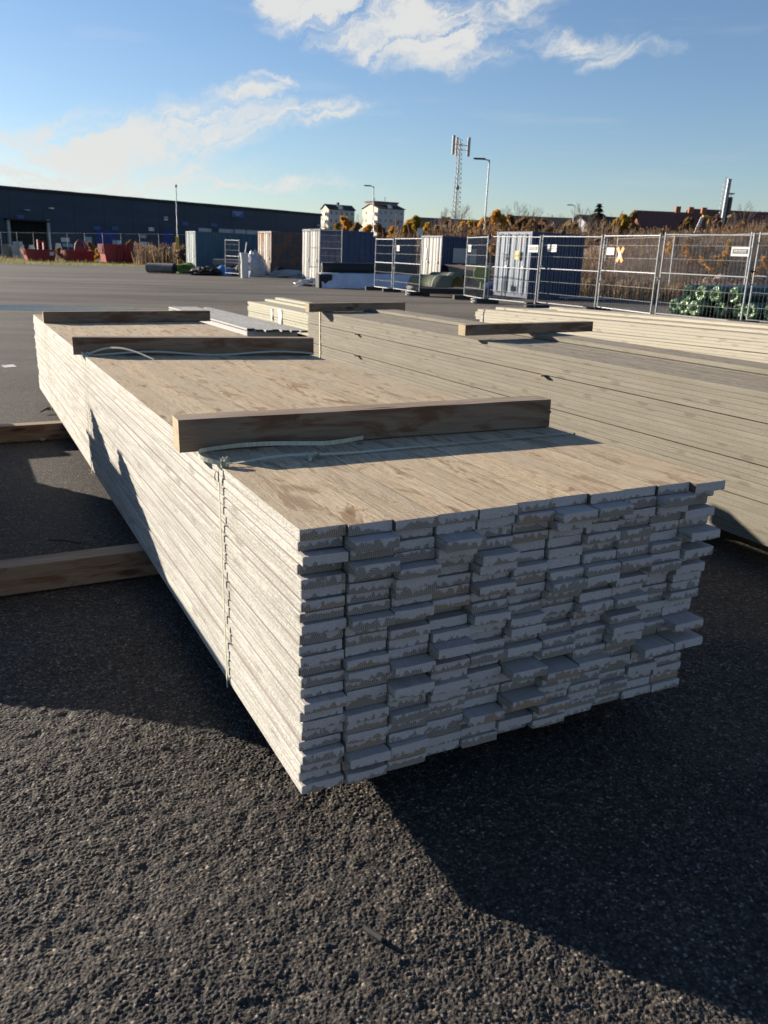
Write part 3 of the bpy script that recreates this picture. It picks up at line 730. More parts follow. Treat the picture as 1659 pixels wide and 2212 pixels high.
def panel_sign(t, x, z, wd, hh, kind='black'):
    s_ = MB(); s_.box((x,-.035,z), (x+wd,-.028,z+hh)); so_ = s_.build('sign_plate', M['white_plastic'], t)
    k = MB()
    if kind == 'black':
        k.box((x+.04,-.0385,z+hh*.28), (x+wd-.04,-.0352,z+hh*.78)); k.build('sign_print', M['black_ink'], so_)
        g = MB(); rr = random.Random(int(x*100))
        for r2 in range(2):
            xx = x+.07
            while xx < x+wd-.08:
                w2 = .012+.03*rr.random(); g.box((xx,-.0412,z+hh*(.40+.18*r2)), (xx+w2,-.0388,z+hh*(.40+.18*r2)+.022)); xx += w2+.012
        g.build('sign_lettering', M['white_plastic'], so_)
    elif kind == 'lines':
        rr = random.Random(int(x*100))
        for r2 in range(3):
            xx = x+.03
            while xx < x+wd-.05: w2 = .01+.03*rr.random(); k.box((xx,-.0385,z+hh*(.2+.25*r2)), (xx+w2,-.0352,z+hh*(.2+.25*r2)+.018)); xx += w2+.012
        k.build('sign_lettering', M['black_ink'], so_)
pts = {'A0': (-.60,36.08), 'A1': (.12,34.70), 'A2': (.18,34.55), 'A3': (1.12,31.85), 'B0': (2.56,29.75), 'B1': (3.02,27.60), 'C0': (3.11,27.61), 'C1': (4.33,25.73),
       'D0': (4.41,25.96), 'D1': (5.67,23.92), 'E0': (5.75,24.06), 'E1': (6.57,21.78), 'F0': (6.63,21.66), 'F1': (7.99,19.65), 'G0': (8.18,19.88), 'G1': (9.6,17.9), 'H0': (9.68,17.95), 'H1': (11.1,16.0)}
tA, _ = fence_panel(pts['A0'], pts['A1'], 'narrow mesh fence panel at the left end of the fence, before the white film')
tA2, _ = fence_panel(pts['A2'], pts['A3'], 'mesh fence panel standing before the olive half pipes'); panel_sign(tA2, .28, 1.55, .30, .2, 'lines')
tB, _ = fence_panel(pts['B0'], pts['B1'], 'mesh fence panel turned sideways between the olive pipes and the pale blue container door'); panel_sign(tB, .25, 1.55, .30, .22, 'black')
tC, LC = fence_panel(pts['C0'], pts['C1'], 'mesh fence panel in front of the pale blue container door marked 33'); panel_sign(tC, LC-.48, 1.58, .42, .2, 'black')
tD, LD = fence_panel(pts['D0'], pts['D1'], 'mesh fence panel in front of the royal blue container side'); panel_sign(tD, .28, 1.58, .38, .2, 'lines')
tE, LE = fence_panel(pts['E0'], pts['E1'], 'mesh fence panel with the orange cross sign before the brown bank'); panel_sign(tE, .22, 1.52, .34, .18, 'lines')
sg = MB(); sg.box((.16,-.03,1.35), (.2,-.02,1.93)); sg.build('sign_post', M['white_plastic'], tE)
cr = MB()
for a in (1,-1): cr.box((-.05,-.046+.004*a,-.22), (.05,-.042+.004*a,.22), 0, Matrix.Translation((.86,0,1.53)) @ Matrix.Rotation(a*.62, 4, 'Y'))
cro = cr.build('cross_sign', M['orange'], tE); cc = MB(); cc.box((.81,-.054,1.44), (.91,-.0505,1.60)); cc.build('cross_label', M['white_plastic'], cro)
tF, LF = fence_panel(pts['F0'], pts['F1'], 'mesh fence panel in front of the green wrapped rolls'); panel_sign(tF, LF-.52, 1.55, .46, .2, 'black')
tG, LG = fence_panel(pts['G0'], pts['G1'], 'mesh fence panel cut by the right edge of the photo')
clamp_pts = [('A3',None),('B1','C0'),('C1','D0'),('D1','E0'),('E1','F0'),('F1','G0'),('A1','A2')]
for i, (p, q) in enumerate(clamp_pts):
    a = Vector((*pts[p],0)); b = Vector((*pts[q],0)) if q else a; c_ = (a+b)/2
    if q and i:
        mb = MB(); mb.tube([(-.06,-.03,0),(-.02,-.045,.02),(.03,-.04,0),(.07,-.02,.015)], .02, 6); mb.tube([(0,-.04,.02),(.0,-.045,-.04)], .014, 5)
        tag(mb.build('clamp', M['white_plastic'] if i != 5 else M['black_ink'], None, Matrix.Translation(c_) @ TILT @ Matrix.Translation((0,0,[0,1.12,1.16,.82,.98,1.2,.9][i]))), f'clamp joining the fence panels at the {["","olive pipe","pale container","royal container","orange cross","green roll","white film"][i]} joint', 'clamp', 'clamps between the fence panels')
def foot(p, ang, label, end_light=True):
    t = thing('rubber_block', label, 'fence block', frame(p, ang), 'rubber feet under the fence panels')
    mb = MB(); mb.box((-.36,-.12,.0), (.36,.12,.14)); mb.build('block', M['dark_rubber'], t)
    if end_light:
        e = MB(); e.box((-.43,-.115,.0), (-.361,.115,.15)); e.box((-.50,-.1,.02), (-.431,.1,.06)); e.box((-.50,-.1,.10), (-.431,.1,.14)); e.build('block_end', M['concrete'], t)
for i, (p, lab) in enumerate(((pts['A0'],'left end of the fence'),(pts['A1'],'joint before the white film'),(pts['A3'],'right end of the olive pipe panel'),(pts['B0'],'left end of the sideways panel'),(pts['C0'],'left side of the panel before the door marked 33'),(pts['D0'],'joint by the royal blue container'),(pts['E0'],'left side of the orange cross panel'),(pts['F1'],'joint by the green rolls'))):
    foot((p[0], p[1], 0), R(10), f'dark fence foot under the {lab}', i in (2,4,7))

# smaller panels leaning between the containers far back
e1 = at(2, 430, 700, 51); e2 = at(2, 553, 700, 50.0)
fence_panel((e1.x,e1.y), (e2.x,e2.y), 'small mesh panel in front of the teal container', .2, 1.85)
e1 = at(2, 1160, 700, 43); e2 = at(2, 1438, 700, 42.0)
fence_panel((e1.x,e1.y), (e2.x,e2.y), 'mesh panel standing against the blue container with white doors', .75, 1.75)

# ----------------------------------------------------------------- containers
LX = P1.l; WX = P1.w
def corr(mb, p0, du, L, H, z0, n, dep, nrm, mi=0):
    """corrugated sheet from p0 along du"""
    vs = []; k = 0
    for i in range(n):
        for f, d in ((0,0),(.35,0),(.5,1),(.85,1)):
            u = L*(i+f)/n; q = p0 + du*u - nrm*(dep*d); vs += [q + Vector((0,0,z0)), q + Vector((0,0,z0+H))]
    q = p0 + du*L; vs += [q + Vector((0,0,z0)), q + Vector((0,0,z0+H))]
    m = len(vs)//2
    mb.add(vs, [(2*i, 2*i+2, 2*i+3, 2*i+1) for i in range(m-1)], mi)
def container(K, L, Wd, H, sidem, doorm, label, nside=None, framem=None, decor=None):
    """K: ground corner shared by the door end (runs along LX) and the visible long side (runs along WX)"""
    ang = math.atan2(WX.y, WX.x)
    t = thing('shipping_container', label, 'container', Matrix.Translation(Vector((K.x,K.y,0))) @ TILT @ Matrix.Rotation(ang, 4, 'Z'), 'shipping containers along the yard')
    framem = framem or sidem
    X, Y, Z = Vector((1,0,0)), Vector((0,1,0)), Vector((0,0,1)); p = .07
    b = MB(); ns = nside or int(L/.28)
    corr(b, Vector((p,.02,0)), X, L-2*p, H-.26, .16, ns, .045, Vector((0,-1,0)))
    corr(b, Vector((L-.02,p,0)), Y, Wd-2*p, H-.26, .16, int(Wd/.28), .045, Vector((1,0,0)))
    corr(b, Vector((p,Wd-.02,0)), X, L-2*p, H-.26, .16, ns, .045, Vector((0,1,0)))
    b.box((p,p,H-.10), (L-p,Wd-p,H-.05)); b.box((p,p,.1), (L-p,Wd-p,.15))
    b.build('body', sidem, t)
    f = MB()
    for x in (0, L-p):
        for y in (0, Wd-p): f.box((x,y,.1), (x+p,y+p,H-.11)); f.box((x-.01,y-.01,0), (x+p+.01,y+p+.01,.1)); f.box((x-.01,y-.01,H-.11), (x+p+.01,y+p+.01,H))
    for y in (0, Wd-p): f.box((p+.01,y,.02), (L-p-.01,y+p,.158)); f.box((p+.01,y,H-.108), (L-p-.01,y+p,H-.01))
    for x in (0, L-p): f.box((x,p+.01,.02), (x+p,Wd-p-.01,.158)); f.box((x,p+.01,H-.108), (x+p,Wd-p-.01,H-.01))
    f.build('frame', framem, t)
    # door end, at x = 0, facing -x
    half = (Wd-2*p)/2
    for k in range(2):
        y0 = p + k*half + .006; d = MB()
        corr(d, Vector((-.005,y0+half-.012,0)), Vector((0,-1,0)), half-.012, H-.30, .17, 3, .03, Vector((-1,0,0)))
        d.box((.03,y0,.17), (.05,y0+half-.012,H-.13)); d.box((-.012,y0,.165), (.028,y0+.06,H-.125)); d.box((-.012,y0+half-.072,.165), (.028,y0+half-.012,H-.125))
        do = d.build('door', doorm, t)
        for yy in (.28,.72):
            r_ = MB(); yb = y0 + half*yy; r_.tube([(-.04,yb,.12),(-.04,yb,H-.06)], .017, 6); r_.build('locking_bar', framem if k else M['galv'], do)
        h = MB(); h.tube([(-.06,y0+half*.28,1.05),(-.07,y0+half*.28+.3,1.02)], .015, 5); h.box((-.06,y0+half*.28-.05,1.0), (-.03,y0+half*.28+.05,1.1)); h.build('handle', M['galv'], do)
    if decor: decor(t, L, Wd, H)
    return t
def K(k, x, Y): q = at(k, x, 900, Y); return q
container(K(2,184,56), 6.06, 2.44, 2.59, M['cont_teal'], M['door_teal'], 'teal blue shipping container, leftmost one before the dark warehouse', 14)
container(K(2,830,52), 3.2, 2.44, 2.59, M['cont_brown'], M['door_rusty'], 'dark brown shipping container with rust-streaked doors', 9)
container(K(2,1245,45), 2.99, 2.44, 2.59, M['cont_navy'], M['door_white'], 'navy shipping container with white doors behind the long black roll', 9)
container(K(7,862,60), 3.3, 2.44, 2.55, M['cont_royal'], M['door_white'], 'blue shipping container with white corrugated doors behind the first fence panel', 16)
def deco5(t, L, Wd, H):
    mb = MB(); mb.box((.75,-.03,1.05), (1.78,-.005,1.86)); mb.box((1.85,-.03,1.05), (2.3,-.005,1.86)); mb.build('white_panel', M['pale_side'], t)
    mb = MB(); mb.box((-.05,1.65,1.2), (-.02,1.9,1.75)); mb.build('notice', M['white_plastic'], t)
container(K(8,457,50), 2.99, 2.44, 2.5, M['cont_royal'], M['door_white'], 'blue shipping container with a pale panel on its side behind the olive half pipes', 16, decor=deco5)
def text_mesh(txt, size, mat, parent, Mx, name):
    cu = bpy.data.curves.new(name, 'FONT'); cu.body = txt; cu.size = size; cu.extrude = .002
    ot = bpy.data.objects.new(name, cu); COL.objects.link(ot)
    me = bpy.data.meshes.new_from_object(ot.evaluated_get(bpy.context.evaluated_depsgraph_get())); bpy.data.objects.remove(ot)
    me.materials.clear(); me.materials.append(mat)
    o = bpy.data.objects.new(name, me); COL.objects.link(o); o.parent = parent; o.matrix_local = Mx; return o
M['grey_print'] = plain('grey_print', (.10,.12,.15), .6)
M['yellow_print'] = plain('yellow_print', (.62,.40,.06), .6)
def deco6(t, L, Wd, H):
    text_mesh('33', .36, M['grey_print'], t, Matrix.Translation((-.052,1.78,1.30)) @ Matrix.Rotation(-math.pi/2, 4, 'Z') @ Matrix.Rotation(math.pi/2, 4, 'X'), 'number')
    mb = MB(); mb.box((-.062,.62,1.32), (-.058,.72,1.62)); mb.box((-.062,.75,1.32), (-.058,.86,1.62)); s_ = mb.build('yellow_sticker', M['yellow_print'], t)
    mb = MB(); mb.box((-.066,.64,1.42), (-.0625,.70,1.50)); mb.box((-.066,.78,1.44), (-.0625,.83,1.47)); mb.build('sticker_print', M['black_ink'], s_)
container(K(4,703,31), 2.3, 2.2, 2.28, M['cont_royal'], M['door_blue'], 'royal blue storage container with pale blue doors marked 33', 12, framem=M['cont_royal'], decor=deco6)

# ----------------------------------------------------------------- rolls, tarps and heaps by the containers
M['geo_dark'] = plain('black_geotextile', (.022,.022,.024), .7, .2, 12)
M['geo_grey'] = plain('grey_geotextile', (.15,.145,.14), .85, .2, 5)
M['turf'] = plain('artificial_turf', (.10,.15,.035), .9, .35, 9, bump=.5)
M['silver'] = plain('white_film', (.34,.35,.37), .35, .2, 3, 0, .5)
M['bluewhite'] = plain('pale_film', (.42,.47,.55), .4, .15, 2, 0, .5)
M['olive'] = plain('olive_plastic', (.145,.15,.095), .5, .12, 4)
M['bluetarp'] = plain('blue_tarp', (.04,.17,.42), .5)
def roll(name, c, axis, L, r, mats, label, grp, core=.35, z=None):
    """cylinder lying on the ground: visible end at c, body along axis"""
    ang = math.atan2(axis[1], axis[0])
    t = thing(name, label, 'roll', frame((c.x, c.y, r if z is None else z), ang), grp)
    rr = random.Random(int(abs(c.x*77+c.y*13))); n = 28; mb = MB(); vs = []; K_ = 7
    for i in range(K_):
        for j in range(n):
            q = r*(1+.02*math.sin(3*2*math.pi*j/n+i)+ .02*(rr.random()-.5)); a = 2*math.pi*j/n
            vs.append((L*i/(K_-1), q*math.cos(a), q*math.sin(a)*.97))
    mb.add(vs, [(i*n+j, (i+1)*n+j, (i+1)*n+(j+1)%n, i*n+(j+1)%n) for i in range(K_-1) for j in range(n)], 0, True)
    mb.build('wrap', mats[0], t)
    for x, sg in ((0,-1),(L,1)):
        e = MB()    # spiral face with a hollow core
        rings = [(r*.995,0),(r*.9,.012*sg),(r*.72,.0),(r*.55,.012*sg),(r*core,0),(r*core*.9,-.18*sg)]; vs = []
        for q, dx in rings: vs += [(x+dx, q*math.cos(2*math.pi*j/n), q*math.sin(2*math.pi*j/n)*.97) for j in range(n)]
        fs = [(i*n+j, i*n+(j+1)%n, (i+1)*n+(j+1)%n, (i+1)*n+j) for i in range(len(rings)-1) for j in range(n)]
        if sg > 0: fs = [f[::-1] for f in fs]
        e.add(vs, fs, 0, True)
        e.build('end_face', mats[1], t)
    return t
GR = 'black membrane rolls lying before the containers'
gd = (M['geo_dark'], M['geo_dark']); gg = (M['geo_grey'], M['geo_dark'])
def lens_roll(k, x, y, rp, L, mats, label, axis=None, zoff=0.0, Yd=None):
    c = gnd(k, x, y); c.z = 0
    return roll('membrane_roll', c, axis or (-.25,.97), L, rp, mats, label, GR, z=rp+zoff)
roll('membrane_roll', gnd(1,1512,852), (-.93,.36), 2.0, .31, gg, 'grey membrane roll lying alone on the yard left of the others', GR)
lens_roll(2,352,868,.22,2.6,gd,'black roll end low at the left of the roll heap')
lens_roll(2,415,868,.25,2.8,gd,'black roll end, second in the row of rolls from the left')
lens_roll(2,498,870,.25,2.8,gd,'black roll end, third in the row of rolls from the left')
lens_roll(2,582,874,.35,3.0,gd,'large black roll end in the middle of the roll heap')
lens_roll(2,668,874,.25,2.6,gd,'black roll end right of the large one in the roll heap')
lens_roll(2,735,876,.29,2.6,gd,'black roll end left of the grey-ended roll')
lens_roll(2,800,878,.31,2.6,(M['geo_dark'],M['geo_grey']),'roll with a grey end face in the roll heap')
lens_roll(2,918,884,.32,3.0,gg,'grey roll with black end at the right of the roll heap', axis=(-.8,.6))
c = gnd(2,672,872); roll('membrane_roll', c, (-.97,.22), 2.5, .24, gg, 'long grey roll lying on top of the black rolls', GR, z=.72)
c = gnd(2,1072,880); roll('membrane_roll', c, (-.94,.34), 2.0, .34, gg, 'thick grey roll with black end leaning on the brown container', GR, z=.68)
def heap(name, c, rx, ry, h, mat, label, cat, seed=0, n=22, rough=.25, tilt=0.0, kind=None, sharp=False):
    rr = random.Random(seed); mb = MB(); m = 10; vs = []
    for i in range(m+1):
        f = i/m
        for j in range(n):
            a = 2*math.pi*j/n; q = math.sin(f*math.pi/2)
            k_ = 1 + rough*(rr.random()-.5)*2*(.4+f)
            vs.append((rx*q*math.cos(a)*k_, ry*q*math.sin(a)*k_, max(0, h*math.cos(f*math.pi/2)**.8*(1+rough*(rr.random()-.5))) if i < m else 0))
    mb.add(vs, [(i*n+j, (i+1)*n+j, (i+1)*n+(j+1)%n, i*n+(j+1)%n) for i in range(m) for j in range(n)], 0, not sharp)
    return tag(mb.build(name, mat, None, frame((c.x,c.y,-.01), tilt)), label, cat, kind=kind)
heap('turf_heap', gnd(2,150,850), 1.5, .9, .62, M['turf'], 'green artificial turf pieces dumped left of the roll heap', 'turf', 3)
heap('dark_tarp', gnd(2,270,866), 1.0, .7, .50, M['geo_dark'], 'black crumpled sheet beside the green turf', 'tarp', 5, sharp=True)
heap('grey_sheet', gnd(2,330,850), 1.2, .8, .62, M['geo_grey'], 'grey sheet draped over the left end of the roll heap', 'tarp', 7)
heap('blue_tarp', gnd(2,420,868), .75, .4, .56, M['bluetarp'], 'bright blue tarp scrap between the black rolls', 'tarp', 9, tilt=-.3)
heap('plastic_sheet', gnd(2,980,886), 1.3, .5, .42, M['silver'], 'crumpled clear plastic sheet at the right of the roll heap', 'plastic', 12, sharp=True)
heap('filled_sack', at(2,692,740,52), .66, .5, 1.45, M['silver'], 'white plastic-wrapped heap in front of the teal container', 'sacks', 14, n=13, rough=.22, sharp=True)
q = at(2,600,750,49); mb = MB(); mb.tube([(0,0,.0),(0,0,.75)], .22, 12); mb.tube([(0,0,.75),(0,0,1.35)], .19, 12, r2=.25); mb.tube([(.05,0,1.3),(.15,.05,1.9)], .03, 6)
tag(mb.build('bucket', M['white_plastic'], None, frame(q*Vector((1,1,0)))), 'white tub with a stick beside the wrapped heap', 'tub')
# long black roll on film-wrapped pallet
c = gnd(7,135,1330); c2 = c + Vector((-.1,.5,0))
roll('membrane_roll', at(7,135,1085,38.2)*Vector((1,1,0)), (.97,.22), 4.2, .24, gd, 'long black roll lying on the film-wrapped stack', GR, z=.80)
def film_stack():
    t = thing('film_wrapped_stack', 'low stack wrapped in white and silver film under the long black roll', 'wrapped stack', frame(at(7,110,1330,37.6)*Vector((1,1,0)), math.atan2(.22,.97)))
    mb = MB(); n = 30; vs = []; rr = random.Random(5)
    for i in range(n+1):
        x = 4.6*i/n; dr = .06*rr.random()
        for (y, z) in ((-.55-dr*2,0),(-.50-dr,.18),(-.42,.40+dr),(-.30,.58+dr*.5),(.7,.62),(.9,.0)): vs.append((x, y + .05*math.sin(i*1.7)*(z < .3), z))
    mb.add(vs, [(i*6+j, (i+1)*6+j, (i+1)*6+j+1, i*6+j+1) for i in range(n) for j in range(5)], 0, False)
    mb.add([vs[j] for j in range(6)], [(5,4,3,2,1,0)], 1); mb.add([vs[n*6+j] for j in range(6)], [(0,1,2,3,4,5)], 1)
    mb.build('film_cover', [M['bluewhite'], M['olive']], t)
    e = MB(); e.box((-.12,-.50,0), (.45,.5,.56)); e.build('dark_end', M['geo_dark'], t)
    return t
film_stack()
heap('plastic_sheet', gnd(7,60,1345), .75, .35, .30, M['silver'], 'crumpled shiny plastic at the left end of the film-wrapped stack', 'plastic', 21, rough=.5, sharp=True)
heap('plastic_sheet', gnd(8,20,1110), 1.0, .5, .42, M['silver'], 'crumpled clear plastic behind the first fence panels', 'plastic', 22, rough=.5, sharp=True)
def half_pipe(c, ax, L, r, label):
    ang = math.atan2(ax[1], ax[0]); t = thing('half_pipe', label, 'half pipe', frame((c.x,c.y,c.z), ang), 'olive plastic half pipes behind the fence')
    n = 18; mb = MB(); vs = []
    for x in (0, L*.5, L):
        for j in range(n+1):
            a = math.pi*j/n
            for rr_ in (r, r-.035): vs.append((x, rr_*math.cos(a), rr_*math.sin(a)))
    m = 2*(n+1); fs = []
    for i in range(2):
        for j in range(n):
            a = i*m+2*j; fs.append((a, a+2, a+m+2, a+m)); fs.append((a+1, a+m+1, a+m+3, a+3))
    for i in (0, 2):
        for j in range(n): a = i*m+2*j; fs.append((a, a+1, a+3, a+2))
    mb.add(vs, fs, 0, True); mb.build('shell', M['olive'], t)
    b = MB(); b.ribbon([((L*.42,(r+.006)*math.cos(math.pi*j/n),(r+.006)*math.sin(math.pi*j/n)), (1,0,0)) for j in range(n+1)], .06, .008); b.build('band', M['pale_side'], t)
q1 = at(8,740,1100,32.5); half_pipe(Vector((q1.x,q1.y,.29)), (-.72,.69), 2.1, .42, 'olive half pipe with a dark open end, front one')
q2 = at(8,820,1030,34.6); half_pipe(Vector((q2.x+.15,q2.y,.36)), (-.72,.69), 1.7, .42, 'olive half pipe behind the front one')
heap('folded_mesh', gnd(8,260,1200), .75, .5, .55, M['geo_grey'], 'grey folded netting on the ground left of the olive half pipes', 'netting', 31, rough=.3)
q = at(8,640,1200,31.5); mb = MB(); mb.box((-1.1,-.4,.10), (1.2,.4,.29)); mb.box((-1.0,-.38,0), (-.8,.38,.10)); mb.box((.9,-.38,0), (1.1,.38,.10))
for i in range(16): mb.box((-1.05+.135*i,-.405,.12), (-1.0+.135*i,-.4005,.28))
tag(mb.build('dark_pallet_frame', M['geo_dark'], None, frame(q*Vector((1,1,0)), R(-8))), 'dark slatted crate carrying the olive half pipes', 'crate')
q = at(8,1150,885,31.5); mb = MB(); mb.tube([(0,-.06,0),(0,.06,0)], .30, 20); mb.tube([(0,-.08,0),(0,-.06,0)], .12, 12); mb.tube([(0,.0,-.28),(0,.0,-1.0)], .05, 6)
M['lime'] = plain('lime_green_plastic', (.16,.22,.03), .5)
tag(mb.build('hose_reel', M['lime'], None, frame((q.x,q.y,q.z))), 'lime green reel behind the sideways fence panel', 'reel')
heap('blue_cover', gnd(8,1420,1252), .8, .45, .55, M['cont_royal'], 'dark blue covered lump before the door marked 33', 'cover', 41, rough=.06)
mb = MB(); q = gnd(4,1165,1512); mb.box((-.9,-.25,.05), (.9,.25,.09)); mb.box((-.7,-.2,.0),(-.6,.2,.05)); mb.box((.6,-.2,.0),(.7,.2,.05))
tag(mb.build('boards_on_ground', M['pale_side'], None, frame(q*Vector((1,1,0)), R(-12))), 'pale sheet lying on the ground behind the royal container panel', 'sheet')

# green rolls
M['green_film'] = (lambda t: t.done(t.ramp(t.noise(t.obj((1,1,1)), 14, 4), [(.34,(.03,.085,.03)),(.52,(.075,.15,.055)),(.68,(.36,.43,.30))]), .22, t.noise(t.obj((1,1,1)), 30, 3), .8, .02, spec=.6))(NT('green_shrink_film'))  # whitish last tone paints crinkle highlights into the green
M['green_dark'] = plain('dark_green_film', (.010,.040,.026), .35, .2, 5, 0, .5)
GA = 'green film-wrapped turf rolls behind the fence'
axg = Vector((.90,.436,0)).normalized(); rg = Vector((.60,-.80,0))
def green_roll(c, z, r, L, label):
    ang = math.atan2(axg.y, axg.x); t = thing('turf_roll', label, 'roll', frame((c.x,c.y,z), ang), GA)
    rr = random.Random(int(abs(c.x*991+z*77))); n = 26; b = MB(); vs = []
    for i in range(5):
        for j in range(n): a = 2*math.pi*j/n; q = r*(.97+.05*rr.random()*(i == 0)); vs.append((.05+(L-.05)*i/4, q*math.cos(a), q*math.sin(a)))
    b.add(vs, [(i*n+j, (i+1)*n+j, (i+1)*n+(j+1)%n, i*n+(j+1)%n) for i in range(4) for j in range(n)], 0, True); b.add([vs[4*n+j] for j in range(n)], [tuple(range(n))]); b.build('wrapped_body', M['green_dark'], t)
    e = MB(); vs = []; rings = [(1.0,.07),(.99,.0),(.93,-.05),(.78,-.08),(.58,-.075),(.36,-.04),(.20,.03),(.17,.25)]
    for i, (q, dx) in enumerate(rings):
        for j in range(n):
            a = 2*math.pi*j/n; pl_ = 1 + (.10*(rr.random()-.5) if i in (1,2,3,4) else 0)
            vs.append((dx + .035*(rr.random()-.5)*(1 <= i <= 4), r*q*pl_*math.cos(a), r*q*pl_*math.sin(a)))
    e.add(vs, [(i*n+j, i*n+(j+1)%n, (i+1)*n+(j+1)%n, (i+1)*n+j) for i in range(len(rings)-1) for j in range(n)], 0, False); e.build('wrapped_end', M['green_film'], t)
    return t
g0 = at(9,360,800,23.9); rG = .215
for i in range(7):
    c = Vector((g0.x,g0.y,0)) + rg*(.46*i) + axg*(.10*math.sin(i*2.1)) - (axg*.25 if i in (1,2) else Vector())
    green_roll(c, rG, rG, 4.5, f'green wrapped roll in the bottom row, {ORD[i]} from the left')
for i in range(4):
    c = Vector((g0.x,g0.y,0)) + rg*(.31+.47*i) + axg*(.06*math.cos(i*1.7))
    green_roll(c, rG*2.72, rG*.98, 4.5, f'green wrapped roll in the top row, {ORD[i]} from the left')
# ----------------------------------------------------------------- verge, bank, far ground
def m_grass():
    t = NT('dry_grass'); c = t.n('ShaderNodeTexCoord', out=3); n = t.noise(c, .6, 5); f = t.noise(c, 9, 4)
    col = t.ramp(t.math('ADD', t.math('MULTIPLY', n, .6), t.math('MULTIPLY', f, .4)), [(.35, (.19,.16,.08)), (.5, (.22,.21,.085)), (.65, (.30,.25,.13))])
    return t.done(col, .95, f, .8, .05, spec=.1)
M['grass'] = m_grass()
def m_bank():
    t = NT('bank_soil'); c = t.n('ShaderNodeTexCoord', out=3); n = t.noise(c, .9, 6, .7); f = t.noise(c, 12, 4)
    col = t.ramp(t.math('ADD', t.math('MULTIPLY', n, .5), t.math('MULTIPLY', f, .5)), [(.35, (.10,.072,.054)), (.5, (.17,.122,.088)), (.66, (.25,.18,.12))])
    return t.done(col, .95, f, .8, .08, spec=.1)
M['bank'] = m_bank()
va = [gnd(1,-260,757), gnd(1,0,764), gnd(1,600,778), gnd(1,1300,792), gnd(2,120,800)]
mb = MB(); nv = len(va); vs = [(p.x,p.y,-.004) for p in va] + [(p.x*1.9-10, p.y*1.9+20, .05) for p in va]
mb.add(vs, [(i,i+1,nv+i+1,nv+i) for i in range(nv-1)]); tag(mb.build('grass_verge', M['grass']), kind='structure')
def blades(name, mats, spots, label=None, cat=None):
    """many thin leaning stalks with a few leaf flecks, one mesh"""
    mb = MB(); rr = random.Random(len(spots))
    for (x, y, z, h, mi) in spots:
        a = rr.random()*6.28; dx, dy = math.cos(a), math.sin(a); w_ = h*.012 + .004*math.hypot(x,y)/20; lx, ly = (rr.random()-.5)*h*.5, (rr.random()-.5)*h*.5
        mb.add([(x-dx*w_,y-dy*w_,z), (x+dx*w_,y+dy*w_,z), (x+lx+dx*w_*.4,y+ly+dy*w_*.4,z+h), (x+lx-dx*w_*.4,y+ly-dy*w_*.4,z+h)], [(0,1,2,3)], mi)
        for k in range(3):
            f = .35+.65*rr.random(); s_ = h*.05*(.6+rr.random()); px, py, pz = x+lx*f, y+ly*f, z+h*f
            u = Vector((rr.gauss(0,1),rr.gauss(0,1),rr.gauss(0,1))).normalized()*s_; v = Vector((rr.gauss(0,1),rr.gauss(0,1),rr.gauss(0,1))).normalized()*s_
            c = Vector((px,py,pz)); mb.add([c-u, c+v, c+u, c-v], [(0,1,2,3)], mi)
    o = mb.build(name, mats); return tag(o, label, cat, kind='stuff')
def leafm(name, col, var=.35):
    t = NT(name); v = t.obj((1,1,1), False); n = t.noise(v, 1.3, 3); g = t.n('ShaderNodeNewGeometry', out=8)
    k = t.math('ADD', t.math('MULTIPLY', n, .5), t.math('MULTIPLY', g, .5))
    c = t.ramp(k, [(.25, tuple(a*(1-var) for a in col)), (.75, tuple(a*(1+var) for a in col))]); t.done(c, .8, spec=.1)
    tr = t.n('ShaderNodeBsdfTranslucent', {0: c}); mx_ = t.t.nodes.new('ShaderNodeMixShader'); mx_.inputs[0].default_value = .42
    t.t.links.new(t.bsdf.outputs[0], mx_.inputs[1]); t.t.links.new(tr, mx_.inputs[2]); t.t.links.new(mx_.outputs[0], t.t.nodes['Material Output'].inputs[0]); return t.mat
M['weed1'] = leafm('dry_stalks_brown', (.155,.108,.075)); M['weed2'] = leafm('dry_stalks_straw', (.27,.20,.115)); M['weed3'] = leafm('dry_stalks_red', (.13,.07,.05))
M['weed4'] = leafm('verge_grass', (.20,.19,.07))
M['leaf_orange'] = leafm('orange_leaves', (.52,.26,.05)); M['leaf_yellow'] = leafm('yellow_leaves', (.60,.36,.035)); M['leaf_olive'] = leafm('olive_gold_leaves', (.34,.22,.035)); M['leaf_brown'] = leafm('brown_leaves', (.24,.145,.065))
M['twig'] = leafm('bare_twigs', (.15,.11,.085), .3); M['birch'] = leafm('pale_birch_twigs', (.26,.21,.18), .3); M['spruce'] = leafm('spruce_needles', (.020,.040,.022), .4); M['bark'] = plain('bark', (.075,.06,.05), .9)

# brown bank behind the fence on the right
def bank_h(x, y):
    f = 39.5 - .10*(x-8)
    t_ = max(0, min(1, (y-f)/7.0)); t_ = t_*t_*(3-2*t_)
    e = max(0, min(1, (x-9.5)/4.0))
    return t_*(2.45 + .30*math.sin(x*.35) + .22*math.sin(x*.9+y*.4))*(.35+.65*e)
mb = MB(); nx, ny = 60, 30; vs = []
for j in range(ny+1):
    for i in range(nx+1): x = 3+44*i/nx; y = 33+30*j/ny; vs.append((x, y, bank_h(x,y)-.006 + (.05*math.sin(i*2.3+j*1.7) if bank_h(x,y) > .1 else 0)))
mb.add(vs, [(j*(nx+1)+i, j*(nx+1)+i+1, (j+1)*(nx+1)+i+1, (j+1)*(nx+1)+i) for j in range(ny) for i in range(nx)], 0, True)
tag(mb.build('earth_bank', M['bank']), kind='structure')
rr = random.Random(21); sp_ = []
